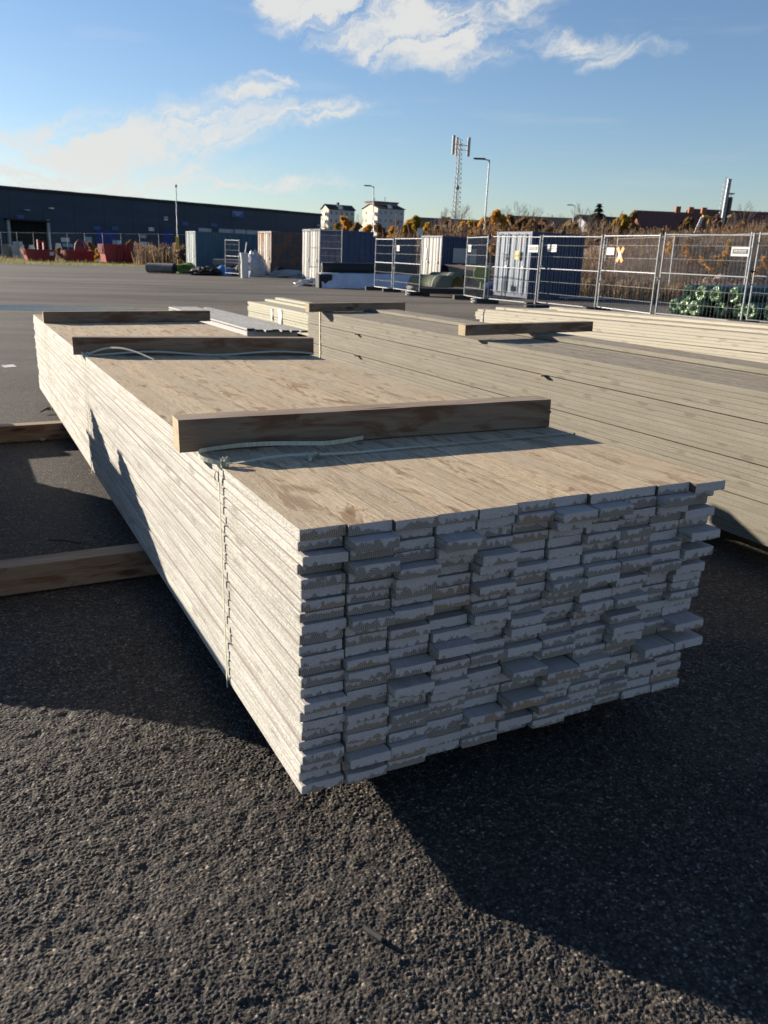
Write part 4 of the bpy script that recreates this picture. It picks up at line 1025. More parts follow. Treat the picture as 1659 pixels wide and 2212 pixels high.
for k in range(15000):
    x = rr.uniform(6,40); y = rr.uniform(36,52); h0 = bank_h(x,y)
    if h0 < .06 and rr.random() < .6: continue
    cl = math.sin(x*1.1+1)*math.cos(y*.8)+.5*math.sin(x*2.7+y)
    hh = rr.uniform(.25,.75)*(1.25 if cl > .3 else .8)
    sp_.append((x, y, h0-.05, hh, rr.choices((0,1,2),(6, 2.2 if cl > 0 else 4, 2.5))[0]))
for k in range(1500):
    x = rr.uniform(7,13); y = rr.uniform(29.5,34) + .3*(13-x); sp_.append((x, y, -.03, rr.uniform(.2,.75), rr.choices((0,1,2),(3,6,1))[0]))
blades('dry_weeds', [M['weed1'],M['weed2'],M['weed3']], sp_, 'dry brown weeds covering the bank behind the fence', 'weeds')
rr = random.Random(22); sp_ = []
for k in range(5200):
    i = rr.randrange(nv-1); f = rr.random(); p = va[i].lerp(va[i+1], f); g = rr.random()**1.7*.45
    x, y = p.x*(1+g)-3*g, p.y*(1+g)+5*g; sp_.append((x, y, -.02, rr.uniform(.08,.22) + g*rr.uniform(.1,1.6)*(1 if rr.random() < .5 else .3), 0 if g < .12 else rr.choice((0,1,2))))
blades('verge_grass', [M['weed4'],M['weed2'],M['weed1']], sp_, 'yellow-green grass along the far edge of the yard', 'grass')
rr = random.Random(23); sp_ = []
for k in range(2600):
    x1_ = rr.uniform(1160, 1720); q = gnd(1, x1_, 765 + rr.uniform(-6,18)); g = 1 + rr.random()*.12
    sp_.append((q.x*g, q.y*g, -.03, rr.uniform(.5,2.3)*(.6+.4*math.sin(x1_*.03)**2), rr.choices((0,1,2),(4,2,2))[0]))
blades('dry_weeds', [M['weed1'],M['weed2'],M['weed3']], sp_, 'tall dry weeds between the red skips and the teal container', 'weeds')
GS = 'stones lying on the brown bank'
M['stone_red'] = plain('reddish_stone', (.30,.20,.15), .9, .25, 8)
for i, (x, y, r_) in enumerate(((815,435,.2),(905,465,.26),(1000,435,.38),(1130,500,.22),(1175,345,.18),(1250,500,.2),(1290,430,.25))):
    q = at(9, x, y, 40.2 + i*.2); o = None
    mb = MB(); n = 9; vs = []; r3 = random.Random(i)
    for a_ in range(6):
        th = math.pi*a_/5
        for j in range(n): qq = r_*(.75+.5*r3.random()); vs.append((qq*math.sin(th)*math.cos(6.283*j/n), qq*math.sin(th)*math.sin(6.283*j/n), qq*.8*math.cos(th)))
    mb.add(vs, [(a_*n+j, (a_+1)*n+j, (a_+1)*n+(j+1)%n, a_*n+(j+1)%n) for a_ in range(5) for j in range(n)])
    tag(mb.build('stone', M['stone_red'], None, frame((q.x,q.y,max(q.z, bank_h(q.x,q.y)+.05)))), f'reddish stone on the bank above the green rolls, {ORD[i]} from the left', 'stone', GS)

# chain-link fence on the bank
def chain_link(p0, p1, H, npost, cell, label, wire=.004, zf=None, sink=0):
    p0 = Vector(p0); p1 = Vector(p1); d = p1-p0; L = d.length; ang = math.atan2(d.y, d.x); zf = zf or (lambda x, y: 0)
    t = thing('chain_link_fence', label, 'fence', Matrix.Translation((p0.x,p0.y,0)) @ Matrix.Rotation(ang, 4, 'Z'))
    X = d.normalized(); zz_ = lambda u: zf(p0.x+X.x*u, p0.y+X.y*u)
    for i in range(npost):
        u = L*i/(npost-1); mb = MB(); mb.tube([(u,0,zz_(u)-.2),(u+.022*H,0,zz_(u)+H+.06)], .035, 7); mb.build('post', M['galv'], t)
    mb = MB(); n = int(L/cell)
    for i in range(-int(H/cell), n+1):
        for sg in (1,-1):
            u0, u1 = i*cell, i*cell + H
            a0, b0 = (0, H) if sg > 0 else (H, 0)
            f0 = max(0, -u0/H); f1 = min(1, (L-u0)/H)
            if f1 <= f0: continue
            ua, ub = u0+H*f0, u0+H*f1; za, zb = a0+(b0-a0)*f0, a0+(b0-a0)*f1
            mb.tube([(ua,0,zz_(ua)+za),(ub,0,zz_(ub)+zb)], wire, 3, cap=False)
    mb.tube([(0,0,zz_(0)+H),(L,0,zz_(L)+H)], .008, 4); mb.build('mesh', M['wire'], t)
# posts seen in front of the bank
qa, qb = at(5,805,1070,36.6), at(5,1450,1090,31.0)
d_ = (qb-qa)*Vector((1,1,0)); p0 = qa*Vector((1,1,0)) - d_*1.15; p1 = qa*Vector((1,1,0)) + d_*1.7
chain_link(p0 + d_*.15, p0 + d_*3.15, 2.35, 4, .09, 'chain-link fence with grey posts between the green rolls and the bank', .0022)
pL, pR = gnd(1,-240,735), gnd(1,1720,770)
pL = Vector((pL.x*1.28,pL.y*1.28,0)); pR = Vector((pR.x*1.05,pR.y*1.05,0))
chain_link(pL, pR, 3.2, 14, .5, 'thin wire fence with tall posts behind the red skips', .003)

# ----------------------------------------------------------------- trees and bushes
def leaf_cloud(mb, c, rx, ry, rz, n, size, rr, mi=0, hollow=.35):
    for k in range(n):
        while True:
            p = Vector((rr.uniform(-1,1), rr.uniform(-1,1), rr.uniform(-1,1)))
            if hollow < p.length < 1: break
        q = Vector((c[0]+p.x*rx, c[1]+p.y*ry, c[2]+p.z*rz)); s_ = size*(.5+rr.random())
        u = Vector((rr.gauss(0,1),rr.gauss(0,1),rr.gauss(0,1))).normalized()*s_; v = u.orthogonal().normalized()*s_*.7
        mb.add([q-u, q+v, q+u, q-v], [(0,1,2,3)], mi)
def limbs(mb, p, d, L, r, depth, rr, spread=.55, up=.25, kmin=2, kmax=3):
    q = p + d*L; md = p + d*L*.5 + Vector((rr.gauss(0,1),rr.gauss(0,1),0))*L*.04
    mb.tube([p, md, q], r, 4 if depth < 3 else 5, r2=r*.62, cap=False)
    if depth <= 0: return
    for k in range(rr.randint(kmin,kmax)):
        nd = (d + Vector((rr.gauss(0,spread),rr.gauss(0,spread),rr.gauss(0,spread*.5)+up))).normalized()
        limbs(mb, p + d*L*rr.uniform(.55,1.0), nd, L*rr.uniform(.6,.82), r*.58, depth-1, rr, spread, up, kmin, kmax)
def leafy(name, base, H, Rr, mat, label, cat, grp, seed, n=1500, leaf=.22, lumps=9, trunk=.25, bare=.0, sq=1.0):
    rr = random.Random(seed); t = thing(name, label, cat, frame(base, rr.random()*6, True), grp)
    tr = MB(); limbs(tr, Vector((0,0,-.3)), Vector((0,0,1)), H*trunk+.3, H*.022, 3, rr, .5, .35); tr.build('trunk', M['bark'], t)
    cr = MB()
    up0 = max(.30, 1 - 2.4*Rr/H)          # foliage starts here
    for k in range(lumps*3):
        a = 2.4*k + rr.random(); f = (k*.618 + .13*rr.random()) % 1; zc = H*(up0 + (.95-up0)*f)
        env = Rr*(1.05 - .75*max(0, f-.35)/.65)*rr.uniform(.55,1.15); q = env*math.sqrt(rr.random()); s_ = Rr*rr.uniform(.16,.36)
        leaf_cloud(cr, (q*math.cos(a), q*math.sin(a), zc), s_, s_, s_*rr.uniform(.7,1.3), int(n/(lumps*3)*rr.uniform(.5,1.3)), leaf*.85, rr, 0, .0)
    for k in range(lumps*4):                 # bare shoots standing out of the crown
        a = rr.random()*6.28; q = Rr*.8*math.sqrt(rr.random()); z0 = H*(up0+(.8-up0)*rr.random())
        cr.tube([(q*.7*math.cos(a),q*.7*math.sin(a),z0),(q*1.2*math.cos(a),q*1.2*math.sin(a),z0+Rr*rr.uniform(.3,.8))], H*.0045, 3, 1, r2=H*.0015, cap=False)
    cr.build('crown', [mat, M['twig']], t); return t
def bare_tree(name, base, H, mat, label, cat, grp, seed, depth=5, spread=.38, up=.32, r=None, lean=0):
    rr = random.Random(seed); t = thing(name, label, cat, frame(base, rr.random()*6, True), grp); r = r or H*.015
    mb = MB(); k = 6; pts_ = [Vector((math.sin(i*1.3)*H*.01, math.cos(i*1.7)*H*.01, -.2 + (H*.92+.2)*i/k)) for i in range(k+1)]
    mb.tube(pts_, r, 6, r2=r*.15); mb.build('trunk', mat, t)
    tw = MB()
    for i in range(26):
        f = .22 + .74*i/26; p = pts_[0].lerp(pts_[-1], f); a = rr.random()*6.28
        d = Vector((math.cos(a)*.75, math.sin(a)*.75, .75)).normalized(); limbs(tw, p, d, H*.20*(1.15-f)+H*.03, r*.46*(1.15-f), 4 if depth > 4 else 3, rr, spread, up)
    tw.build('crown', mat, t); return t
def spruce(base, H, Rr, label, seed, grp=None, n=4200):
    rr = random.Random(seed); t = thing('spruce_tree', label, 'tree', frame(base, 0, True), grp)
    mb = MB(); mb.tube([(0,0,-.3),(0,0,H)], H*.014, 6, r2=.01); mb.build('trunk', M['bark'], t)
    cr = MB()
    for k in range(n):
        f = rr.random()**.75; lay = round(f*13)/13; z = H*(.10 + .90*(.35*lay+.65*f)); q = Rr*(1-z/H)**.85*(.35+.65*rr.random())*(1+.25*math.sin(lay*40)); a = rr.random()*6.28
        c = Vector((q*math.cos(a), q*math.sin(a), z - q*.28)); o_ = Vector((math.cos(a), math.sin(a), -.35)).normalized()*H*.045*(.5+rr.random()); s_ = Vector((-math.sin(a), math.cos(a), .1))*H*.02
        cr.add([c-o_, c+s_, c+o_, c-s_], [(0,1,2,3)])
    cr.build('crown', M['spruce'], t); return t
TG = 'autumn trees and bushes beyond the yard'
def tall(k, x, y, Y): return at(k, x, y, Y).z     # height over the yard of a point seen at depth Y
def bx(k, x, Y): q = at(k, x, 800, Y); return (q.x, q.y, 0)
sd = 100
def T(k, x, ytop, Y, wpx, mat, label, n=1500, leaf=.25, lumps=10, trunk=.2, nm='autumn_tree', cat='tree', sq=1.0):
    global sd; sd += 1
    H = tall(k, x, ytop, Y)*1.08; Rr = abs(at(k, x+wpx, ytop, Y).x - at(k, x, ytop, Y).x)
    leafy(nm, bx(k,x,Y), H, Rr*1.2, M[mat], label, cat, TG, sd, int(n*1.9), leaf, lumps, trunk, sq=sq)
T(3, 375, 815, 95, 75, 'leaf_orange', 'gold-brown tree in front of the farther white apartment block', 1500, .22)
T(3, 320, 870, 90, 40, 'leaf_olive', 'small yellowish bush left of the gold-brown tree', 700, .2, nm='bush', cat='bush')
T(3, 480, 870, 92, 70, 'leaf_brown', 'brown bush between the two apartment blocks', 1000, .2, nm='bush', cat='bush')
T(3, 580, 890, 88, 50, 'leaf_orange', 'low orange bush at the foot of the second lamp post', 800, .2, nm='bush', cat='bush')
T(3, 790, 920, 80, 85, 'leaf_orange', 'low orange bush right of the nearer apartment block', 1100, .2, nm='bush', cat='bush')
T(3, 900, 875, 88, 85, 'leaf_olive', 'olive gold tree, first in the row right of the apartment block', 1600, .24)
T(3, 1030, 812, 92, 100, 'leaf_olive', 'big olive gold tree below the mast, second in the row', 2200, .26)
T(3, 1110, 880, 76, 60, 'leaf_yellow', 'bright yellow-orange bush in front of the olive gold trees', 1100, .18, nm='bush', cat='bush')
T(3, 1190, 900, 80, 60, 'leaf_brown', 'dark brown bush left of the mast foot', 1000, .2, nm='bush', cat='bush')
T(3, 1400, 870, 82, 55, 'leaf_yellow', 'yellow-gold bush right of the mast foot', 1200, .2, nm='bush', cat='bush')
T(4, 270, 830, 84, 90, 'leaf_orange', 'orange tree behind the tallest lamp post, left half', 1700, .24)
T(4, 400, 785, 88, 115, 'leaf_orange', 'large orange tree behind the tallest lamp post', 2600, .26)
T(4, 590, 860, 96, 80, 'leaf_brown', 'brown bush right of the large orange tree', 1300, .22, nm='bush', cat='bush')
T(4, 720, 850, 92, 90, 'leaf_brown', 'brown bush in front of the long yellow row house', 1500, .22, nm='bush', cat='bush')
T(4, 860, 880, 84, 80, 'weed1', 'grey-brown bush in front of the right end of the row house', 1300, .2, nm='bush', cat='bush')
T(4, 980, 890, 82, 80, 'weed2', 'straw-coloured bush left of the fourth lamp post', 1200, .2, nm='bush', cat='bush')
T(4, 1090, 860, 88, 60, 'leaf_brown', 'brown bush at the foot of the pale birch', 1000, .2, nm='bush', cat='bush')
T(4, 1460, 800, 120, 110, 'leaf_olive', 'round olive brown tree between the grey gable and the red house', 1900, .3)
T(5, 460, 455, 125, 55, 'leaf_brown', 'brown tree top left of the red house roof', 1300, .3)
T(5, 700, 590, 75, 110, 'weed1', 'grey-brown bush below the red house', 1300, .2, nm='bush', cat='bush')
T(5, 950, 500, 105, 90, 'leaf_brown', 'brown bush right of the red house', 1500, .25, nm='bush', cat='bush')
T(5, 1170, 500, 110, 100, 'weed3', 'reddish brown bush left of the steel chimney', 1500, .25, nm='bush', cat='bush')
T(5, 1420, 520, 100, 110, 'leaf_brown', 'brown bush right of the steel chimney', 1500, .25, nm='bush', cat='bush')
T(5, 1590, 560, 90, 90, 'weed1', 'grey-brown bush at the right edge behind the bank', 1200, .22, nm='bush', cat='bush')
T(4, 380, 1050, 44, 28, 'leaf_orange', 'orange bush seen between the two right-hand containers', 700, .09, nm='bush', cat='bush')
T(5, 820, 640, 42.5, 55, 'leaf_yellow', 'yellow bush on the bank right of the orange cross sign', 800, .06, trunk=.5, nm='bush', cat='bush')
T(5, 970, 690, 42.0, 75, 'leaf_orange', 'orange bush on the bank above the green rolls', 900, .06, trunk=.5, nm='bush', cat='bush')
T(5, 1140, 730, 41.5, 80, 'leaf_orange', 'wide orange bush on the bank above the green rolls, middle one', 800, .06, trunk=.5, nm='bush', cat='bush')
T(5, 1300, 690, 42.0, 80, 'leaf_yellow', 'golden bush on the bank near the right fence sign', 1000, .06, trunk=.5, nm='bush', cat='bush')
T(5, 1620, 830, 40.0, 60, 'leaf_orange', 'orange-brown bush on the bank at the right edge', 600, .06, trunk=.4, nm='bush', cat='bush')
T(3, 680, 870, 100, 60, 'leaf_brown', 'brown bush right below the nearer apartment block', 1100, .2, nm='bush', cat='bush')
T(3, 960, 845, 100, 80, 'leaf_orange', 'orange-brown tree between the two olive gold trees', 1500, .22)
T(3, 1270, 850, 98, 80, 'leaf_brown', 'brown tree in front of the cream row house, left part', 1500, .22)
T(3, 1500, 860, 98, 80, 'leaf_olive', 'olive brown tree in front of the cream row house, right part', 1500, .22)
T(4, 500, 815, 98, 70, 'leaf_brown', 'brown tree at the left end of the yellow row house', 1500, .22)
T(4, 650, 835, 104, 80, 'leaf_brown', 'reddish brown tree before the middle of the yellow row house', 1500, .22)
T(4, 800, 845, 104, 80, 'leaf_brown', 'dull brown tree before the right part of the yellow row house', 1500, .22)
T(4, 1340, 840, 112, 60, 'weed1', 'grey-brown tree right of the grey gabled house', 1300, .22)
T(5, 320, 520, 112, 70, 'leaf_olive', 'yellow-brown tree left of the red house', 1500, .24)
BG = 'bare trees beyond the yard'
def Bt(k, x, ytop, Y, label, mat='twig', depth=5, nm='bare_tree', spread=.38, up=.32):
    global sd; sd += 1; bare_tree(nm, bx(k,x,Y), tall(k,x,ytop,Y), M[mat], label, 'tree', BG, sd, depth, spread, up)
Bt(3, 240, 790, 110, 'bare tree in front of the farther apartment block', 'birch')
Bt(3, 500, 765, 120, 'bare tree between the two apartment blocks')
Bt(3, 1000, 770, 140, 'bare tree left of the mast above the olive gold tree')
Bt(3, 1210, 705, 120, 'bare birch standing left of the mast', 'birch')
Bt(3, 1390, 660, 125, 'tall bare birch at the foot of the mast', 'birch')
Bt(3, 820, 870, 95, 'small bare tree right of the nearer apartment block', 'birch')
Bt(4, 390, 730, 150, 'bare tree left of the group behind the row house')
Bt(4, 485, 690, 145, 'round bare tree behind the large orange tree')
Bt(4, 590, 655, 140, 'tall bare tree above the row house', spread=.3, up=.45)
Bt(4, 705, 690, 145, 'bare tree right of the tall one above the row house')
Bt(4, 870, 755, 150, 'small bare tree above the row house roof, left of a pair')
Bt(4, 960, 770, 150, 'small bare tree above the row house roof, right of a pair')
Bt(4, 1125, 672, 118, 'pale birch in front of the white house', 'birch')
Bt(4, 1190, 720, 125, 'bare birch right of the pale birch', 'birch')
Bt(5, 1180, 440, 190, 'bare tree on the ridge left of the steel chimney')
Bt(5, 1400, 330, 125, 'tall bare birch right of the steel chimney', 'birch', spread=.3, up=.45)
Bt(5, 1570, 440, 115, 'bare tree at the right edge of the skyline', 'birch')
Bt(5, 1640, 470, 110, 'bare tree cut by the right edge of the photo', 'birch')
Bt(4, 1560, 770, 140, 'bare tree behind the round olive brown tree')
spruce(bx(4,1270,140), tall(4,1270,688,140), 4.6, 'tall dark spruce behind the grey gabled house', 7)
spruce(bx(5,865,118), tall(5,865,515,118), 2.6, 'small dark spruce in front of the red house', 8, n=700)
spruce(bx(5,560,260), tall(5,560,470,260), 5.0, 'distant spruce left of the red house roof', 9, n=700)
# brush belt closing the view under the trees
rr = random.Random(31); sp_ = []
for k in range(19000):
    Y = rr.uniform(70,120); px_ = rr.uniform(1240,3072); q = at(0, px_, 900, Y); cl = .5+.5*math.sin(px_*.021+1.3)*math.sin(px_*.0083); sp_.append((q.x, q.y, -.1, rr.uniform(.7,(2.5 if px_ < 1560 else 4.0)+1.4*cl)*(.65+.35*rr.random()), rr.choices((0,1,2,3),(5,3,2,2.2*cl))[0]))
blades('brush', [M['twig'],M['weed1'],M['weed3'],M['leaf_brown']], sp_, 'dense brown brush below the autumn trees', 'brush')

# ----------------------------------------------------------------- far hill and forest
def hill_h(x, y): return 54*max(0, math.sin(max(0,min(1,(x-90)/640))*math.pi*.62))*max(0,min(1,(y-650)/350))
mb = MB(); nx, ny = 40, 12; vs = [(-150+1300*i/nx, 640+700*j/ny, hill_h(-150+1300*i/nx, 640+700*j/ny)-.5) for j in range(ny+1) for i in range(nx+1)]
mb.add(vs, [(j*(nx+1)+i, j*(nx+1)+i+1, (j+1)*(nx+1)+i+1, (j+1)*(nx+1)+i) for j in range(ny) for i in range(nx)], 0, True)
M['far_forest'] = leafm('far_forest', (.030,.042,.035), .4)
tag(mb.build('far_hill', M['far_forest']), kind='structure')
mb = MB(); rr = random.Random(33)
for k in range(5200):
    x = rr.uniform(60,700); y = rr.uniform(820,1050); z = hill_h(x,y); h = rr.uniform(4,12); r_ = h*rr.uniform(.2,.42)
    for i in range(3):
        zb = z+h*(.1+.28*i); rb = r_*(1-.27*i); a0 = rr.random()*6
        mb.add([(x+rb*math.cos(a0+j*1.2566),y+rb*math.sin(a0+j*1.2566),zb) for j in range(5)] + [(x,y,zb+h*.42)], [(j,(j+1)%5,5) for j in range(5)])
tag(mb.build('far_forest', M['far_forest']), 'dark spruce forest on the distant hill at the right', 'forest', kind='stuff')

# ----------------------------------------------------------------- warehouse
def m_wh():
    t = NT('navy_cladding'); c = t.n('ShaderNodeTexCoord', out=3); sx = t.t.nodes.new('ShaderNodeSeparateXYZ'); t.put(sx.inputs[0], c)
    rib = t.math('SINE', t.math('MULTIPLY', sx.outputs[0], 21.0)); n = t.noise(t.n('ShaderNodeVectorMath', {0: c, 1: (.12,1,.5)}, operation='MULTIPLY'), 1.0, 3)
    pan = t.math('FRACT', t.math('MULTIPLY', sx.outputs[0], .17))
    col = t.ramp(n, [(.3, (.022,.036,.060)), (.7, (.034,.052,.080))]); col = t.mix(t.ramp(pan, [(.0,(1,1,1)),(.03,(0,0,0))]), col, (.010,.017,.032))
    return t.done(col, .55, rib, .5, .05)
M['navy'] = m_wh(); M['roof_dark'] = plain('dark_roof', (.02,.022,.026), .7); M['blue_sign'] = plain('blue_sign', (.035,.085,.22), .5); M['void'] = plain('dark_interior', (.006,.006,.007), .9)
M['light_win'] = plain('translucent_panel', (.22,.27,.32), .25, .3, .6, 0, .6); M['blue_door'] = plain('blue_roller_door', (.012,.030,.16), .5)
wl, wr = at(0,-420,800,140), at(0,1280,850,206)
WH = 11.5; a = Vector((wl.x,wl.y,0)); b = Vector((wr.x,wr.y,0)); d = b-a; LW = d.length; angW = math.atan2(d.y,d.x)
whs = thing('warehouse', 'long dark navy warehouse with a loading door at the left', 'warehouse', frame(a, angW, True))
inv = whs.matrix_world.inverted(); nW = Vector((0,-1,0))
def onwall(k, x, y):      # point of the wall plane seen at that spot -> (u, z)
    q = ray(k, x, y); o_ = inv @ CAMPOS; dl = inv.to_3x3() @ q; t_ = -o_.y/dl.y; p = o_ + dl*t_; return p.x, p.z
mb = MB(); mb.box((0,0,-.5),(LW,45,WH-.5)); mb.build('wall', M['navy'], whs)
mb = MB(); mb.box((-.3,-.25,WH-.5),(LW+.25,45.3,WH)); rr = random.Random(4)
for i in range(9): u = LW*(.1+.09*i); mb.box((u,1.5,WH),(u+rr.uniform(3,9),3,WH+.12))
mb.build('roof', M['roof_dark'], whs)
def wrect(name, mat, k, x0, y0, x1, y1, out=.06, dep=.05, parent=None):
    u0, za = onwall(k,x0,y0); u1, _ = onwall(k,x1,y0); _, zb = onwall(k,x0,y1)
    mb = MB(); mb.box((u0,-out-dep,min(za,zb)),(u1,-out,max(za,zb))); return mb.build(name, mat, parent or whs)
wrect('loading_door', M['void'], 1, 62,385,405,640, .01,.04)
for x0, x1 in ((48,72),(392,416)): wrect('door_post', M['galv'], 1, x0,385,x1,640, .06,.5)
wrect('door_canopy', M['roof_dark'], 1, 35,372,415,386, .06, 1.2)
SGN = [(1,140,345,205,374),(1,805,440,866,470),(1,963,445,1022,475),(1,1568,404,1626,434),(2,306,415,362,446),(2,55,403,112,434)]
for s_ in SGN[:5]:
    o = wrect('blue_sign', M['blue_sign'], *s_)
o = wrect('large_blue_sign', M['blue_sign'], 2, 488,303,590,361)
for y in (318,338): wrect('sign_line', M['light_win'], 2, 498 if y == 318 else 520, y, 580 if y == 318 else 555, y+8, .112,.02)
wrect('number_sign', M['white_plastic'], 1, 1282,450,1328,482); u0, z0 = onwall(1,1300,477)
text_mesh('11', 1.35, M['black_ink'], whs, Matrix.Translation((u0-.5,-.125,z0+.1)) @ Matrix.Rotation(math.pi/2,4,'X'), 'number')
for s_ in ((1,524,540,598,578),(1,970,563,1040,596),(1,1205,575,1272,635)): wrect('white_panel', M['white_plastic'], *s_)
wrect('pale_sign', M['pale_side'], 1, 538,590,626,620)
wrect('wall_lamp', M['white_plastic'], 1, 415,280,452,292, .06,.6); wrect('wall_lamp', M['galv'], 1, 195,297,240,305, .06,.8)
wrect('vent', M['pale_side'], 1, 1415,357,1448,370); wrect('vent', M['white_plastic'], 1, 1415,376,1448,390)
wrect('roller_door', M['blue_door'], 1, 1405,470,1480,650); wrect('roller_door', M['blue_door'], 1, 822,474,1000,600)
wrect('door_window', M['light_win'], 1, 722,533,790,600); wrect('door_window', M['light_win'], 1, 1208,515,1262,545)
for s_ in ((200,457,312,506),(376,463,502,514),(512,469,608,520),(616,474,770,526),(780,480,884,532),(915,500,965,535),(975,498,1100,535)): wrect('window', M['light_win'], 2, *s_)
wrect('corner_lamp', M['pale_side'], 2, 1218,428,1250,440, .06,.5)
# bright crates and machines along its foot, part hidden behind the fence
for i, (x, y, wd, hh, m_, lab) in enumerate(((60,600,60,45,'geo_grey','grey covered pile before the loading door'),(150,575,70,30,'light_win','pale covered pallet before the loading door'),(500,590,26,26,'white_plastic','small white box before the warehouse, left of the round skip top'),(270,605,24,24,'white_plastic','small white box right of the loading door'),(845,630,26,26,'white_plastic','small white box behind the middle skip'),(1100,600,20,60,'light_win','pale pallet tower behind the red bin'))):
    q = at(1, x, y, 112); wdm = (at(1,x+wd,y,112)-q).length; hm = q.z
    mb = MB(); mb.box((-wdm/2,-.6,0),(wdm/2,.6,max(.8,hm)*.8)); mb.box((-wdm*.42,-.5,max(.8,hm)*.8),(wdm*.38,.5,max(.8,hm)))
    tag(mb.build('pallet_load', M[m_], None, frame(q*Vector((1,1,0)), 0, True)), lab, 'pallet load', 'goods stored before the warehouse')
mb = MB(); q = gnd(1, 20, 680); mb.box((-40,-.15,0),(26,.15,.55)); tag(mb.build('kerb_wall', plain('brown_kerb', (.14,.11,.085), .9), None, frame((q.x*1.02,q.y*1.02,0), .05)), 'low brownish kerb wall behind the left skip', 'low wall')

# ----------------------------------------------------------------- red skips
def skip(k, x0, x1, yt, yb, label, kind, Y):
    a = at(k,x0,yb,Y)*Vector((1,1,0)); b = at(k,x1,yb,Y+1.5)*Vector((1,1,0)); d = b-a; L = d.length; H = at(k,x0,yt,Y).z; ang = math.atan2(d.y,d.x)
    t = thing('skip', label, 'skip', frame(a, ang, True), 'red steel skips on the verge'); Wd = 2.2; th = .06
    mb = MB(); z0 = .12
    mb.box((.25,0,z0),(L-.05,th,H)); mb.box((.25,Wd-th,z0),(L-.05,Wd,H)); mb.box((.25,th,z0),(L-.05,Wd-th,z0+th))
    mb.box((L-.05,0,z0),(L,Wd,H)); mb.add([(0,0,H),(0,Wd,H),(.28,Wd,z0),(.28,0,z0),(-.06,0,H),(-.06,Wd,H),(.22,Wd,z0),(.22,0,z0)], [(0,1,2,3),(7,6,5,4),(0,4,5,1),(2,6,7,3),(1,5,6,2),(0,3,7,4)])
    mb.add([(.25,.001,z0),(.25,.001,H-.001),(0,.001,H-.001)],[(0,2,1)])
    for i in range(1,6): u = .3 + (L-.4)*i/6; mb.box((u,-.05,z0),(u+.08,-.001,H-.08))
    for i in range(1,7): v = Wd*i/7; mb.box((-.11,v,H-.5*(H-z0)),(-.03,v+.09,H-.03))
    mb.box((0.0,-.05,H-.07),(L,.0-.001,H+.03))
    mb.build('body', M['red_bin'], t)
    r_ = MB(); r_.box((.4,.4,0),(L-.3,.55,z0-.001)); r_.box((.4,Wd-.55,0),(L-.3,Wd-.4,z0-.001)); r_.build('skids', M['red_bin'], t)
    g = MB()
    if kind == 0: g.box((L*.43,-.1,H),(L*.5,.4,H+1.0)); g.box((L*.62,-.1,H),(L*.69,.4,H+.75)); g.box((L*.43,-.05,H+.75),(L*.69,.35,H+.9)); s_ = MB(); s_.box((L*.82,-.09,H*.55),(L*.96,-.055,H*.85)); s_.build('label_plate', M['white_plastic'], t)
    elif kind == 1:
        g.tube([(L*(.55-.2*math.cos(math.pi*i/12)),.3,H+1.1*math.sin(math.pi*i/12)) for i in range(13)], .09, 6); g.box((L*.35,.25,H),(L*.75,.34,H+.4))
    else:
        g.tube([(L*.42,-.1,.2),(L*.42,-.1,H*.72),(L*.46,-.1,H*.85),(L*.55,-.1,H*.92),(L*.64,-.1,H*.85),(L*.68,-.1,H*.72),(L*.68,-.1,.2)], .06, 5)
    g.build('lifting_frame', M['red_bin'], t)
skip(1, 222, 475, 640, 716, 'low red skip with a raised frame and a white plate, leftmost on the verge', 0, 92)
skip(1, 572, 815, 652, 722, 'low red skip with a rounded frame on top, middle one on the verge', 1, 92)
skip(1, 900, 1155, 597, 736, 'tall red skip with ribbed end, right-hand one on the verge', 2, 88)
for i, (k, x, y, wp, Y, m_, lab) in enumerate(((1,855,650,34,96,'leaf_yellow','yellow bush between the middle and the tall skip'),(1,205,640,14,97,'leaf_yellow','small yellow bush left of the first skip'),(1,1300,655,28,96,'leaf_yellow','yellow bush right of the tall skip'),(1,520,640,30,98,'leaf_brown','brown bush between the first two skips'),(1,790,600,40,100,'leaf_brown','brown bush behind the middle skip'),(1,1135,580,30,99,'leaf_brown','brown bush behind the tall skip'),(1,1590,635,70,62,'weed1','dry grey-brown bush left of the teal container'),(1,1440,640,50,90,'weed1','dry bush right of the tall skip by the lamp post'))):
    T(k, x, y, Y, wp, m_, lab, 700, .15 if Y > 80 else .1, nm='bush', cat='bush')
for i in range(3):
    q = gnd(1, 1408+33*i, 765); mb = MB(); mb.tube([(0,0,0),(0,0,1.45),(.05,0,1.6)], .17, 8); mb.tube([(0,0,1.6),(.04,.02,1.75)], .10, 6)
    tag(mb.build('bollard', M['concrete'], None, frame((q.x,q.y,0), 0, True)), f'worn concrete bollard in the weeds, {["left","middle","right"][i]} of three', 'bollard', 'three concrete bollards')
q = at(1,1528,600,70); mb = MB(); mb.tube([(0,0,0),(0,0,2.4)], .05, 6); mb.box((-.12,-.03,1.5),(.12,.03,2.45))
tag(mb.build('marker_post', M['yellow_print'], None, frame(q*Vector((1,1,0)), 0, True)), 'orange-yellow marker post by the first lamp post', 'post')

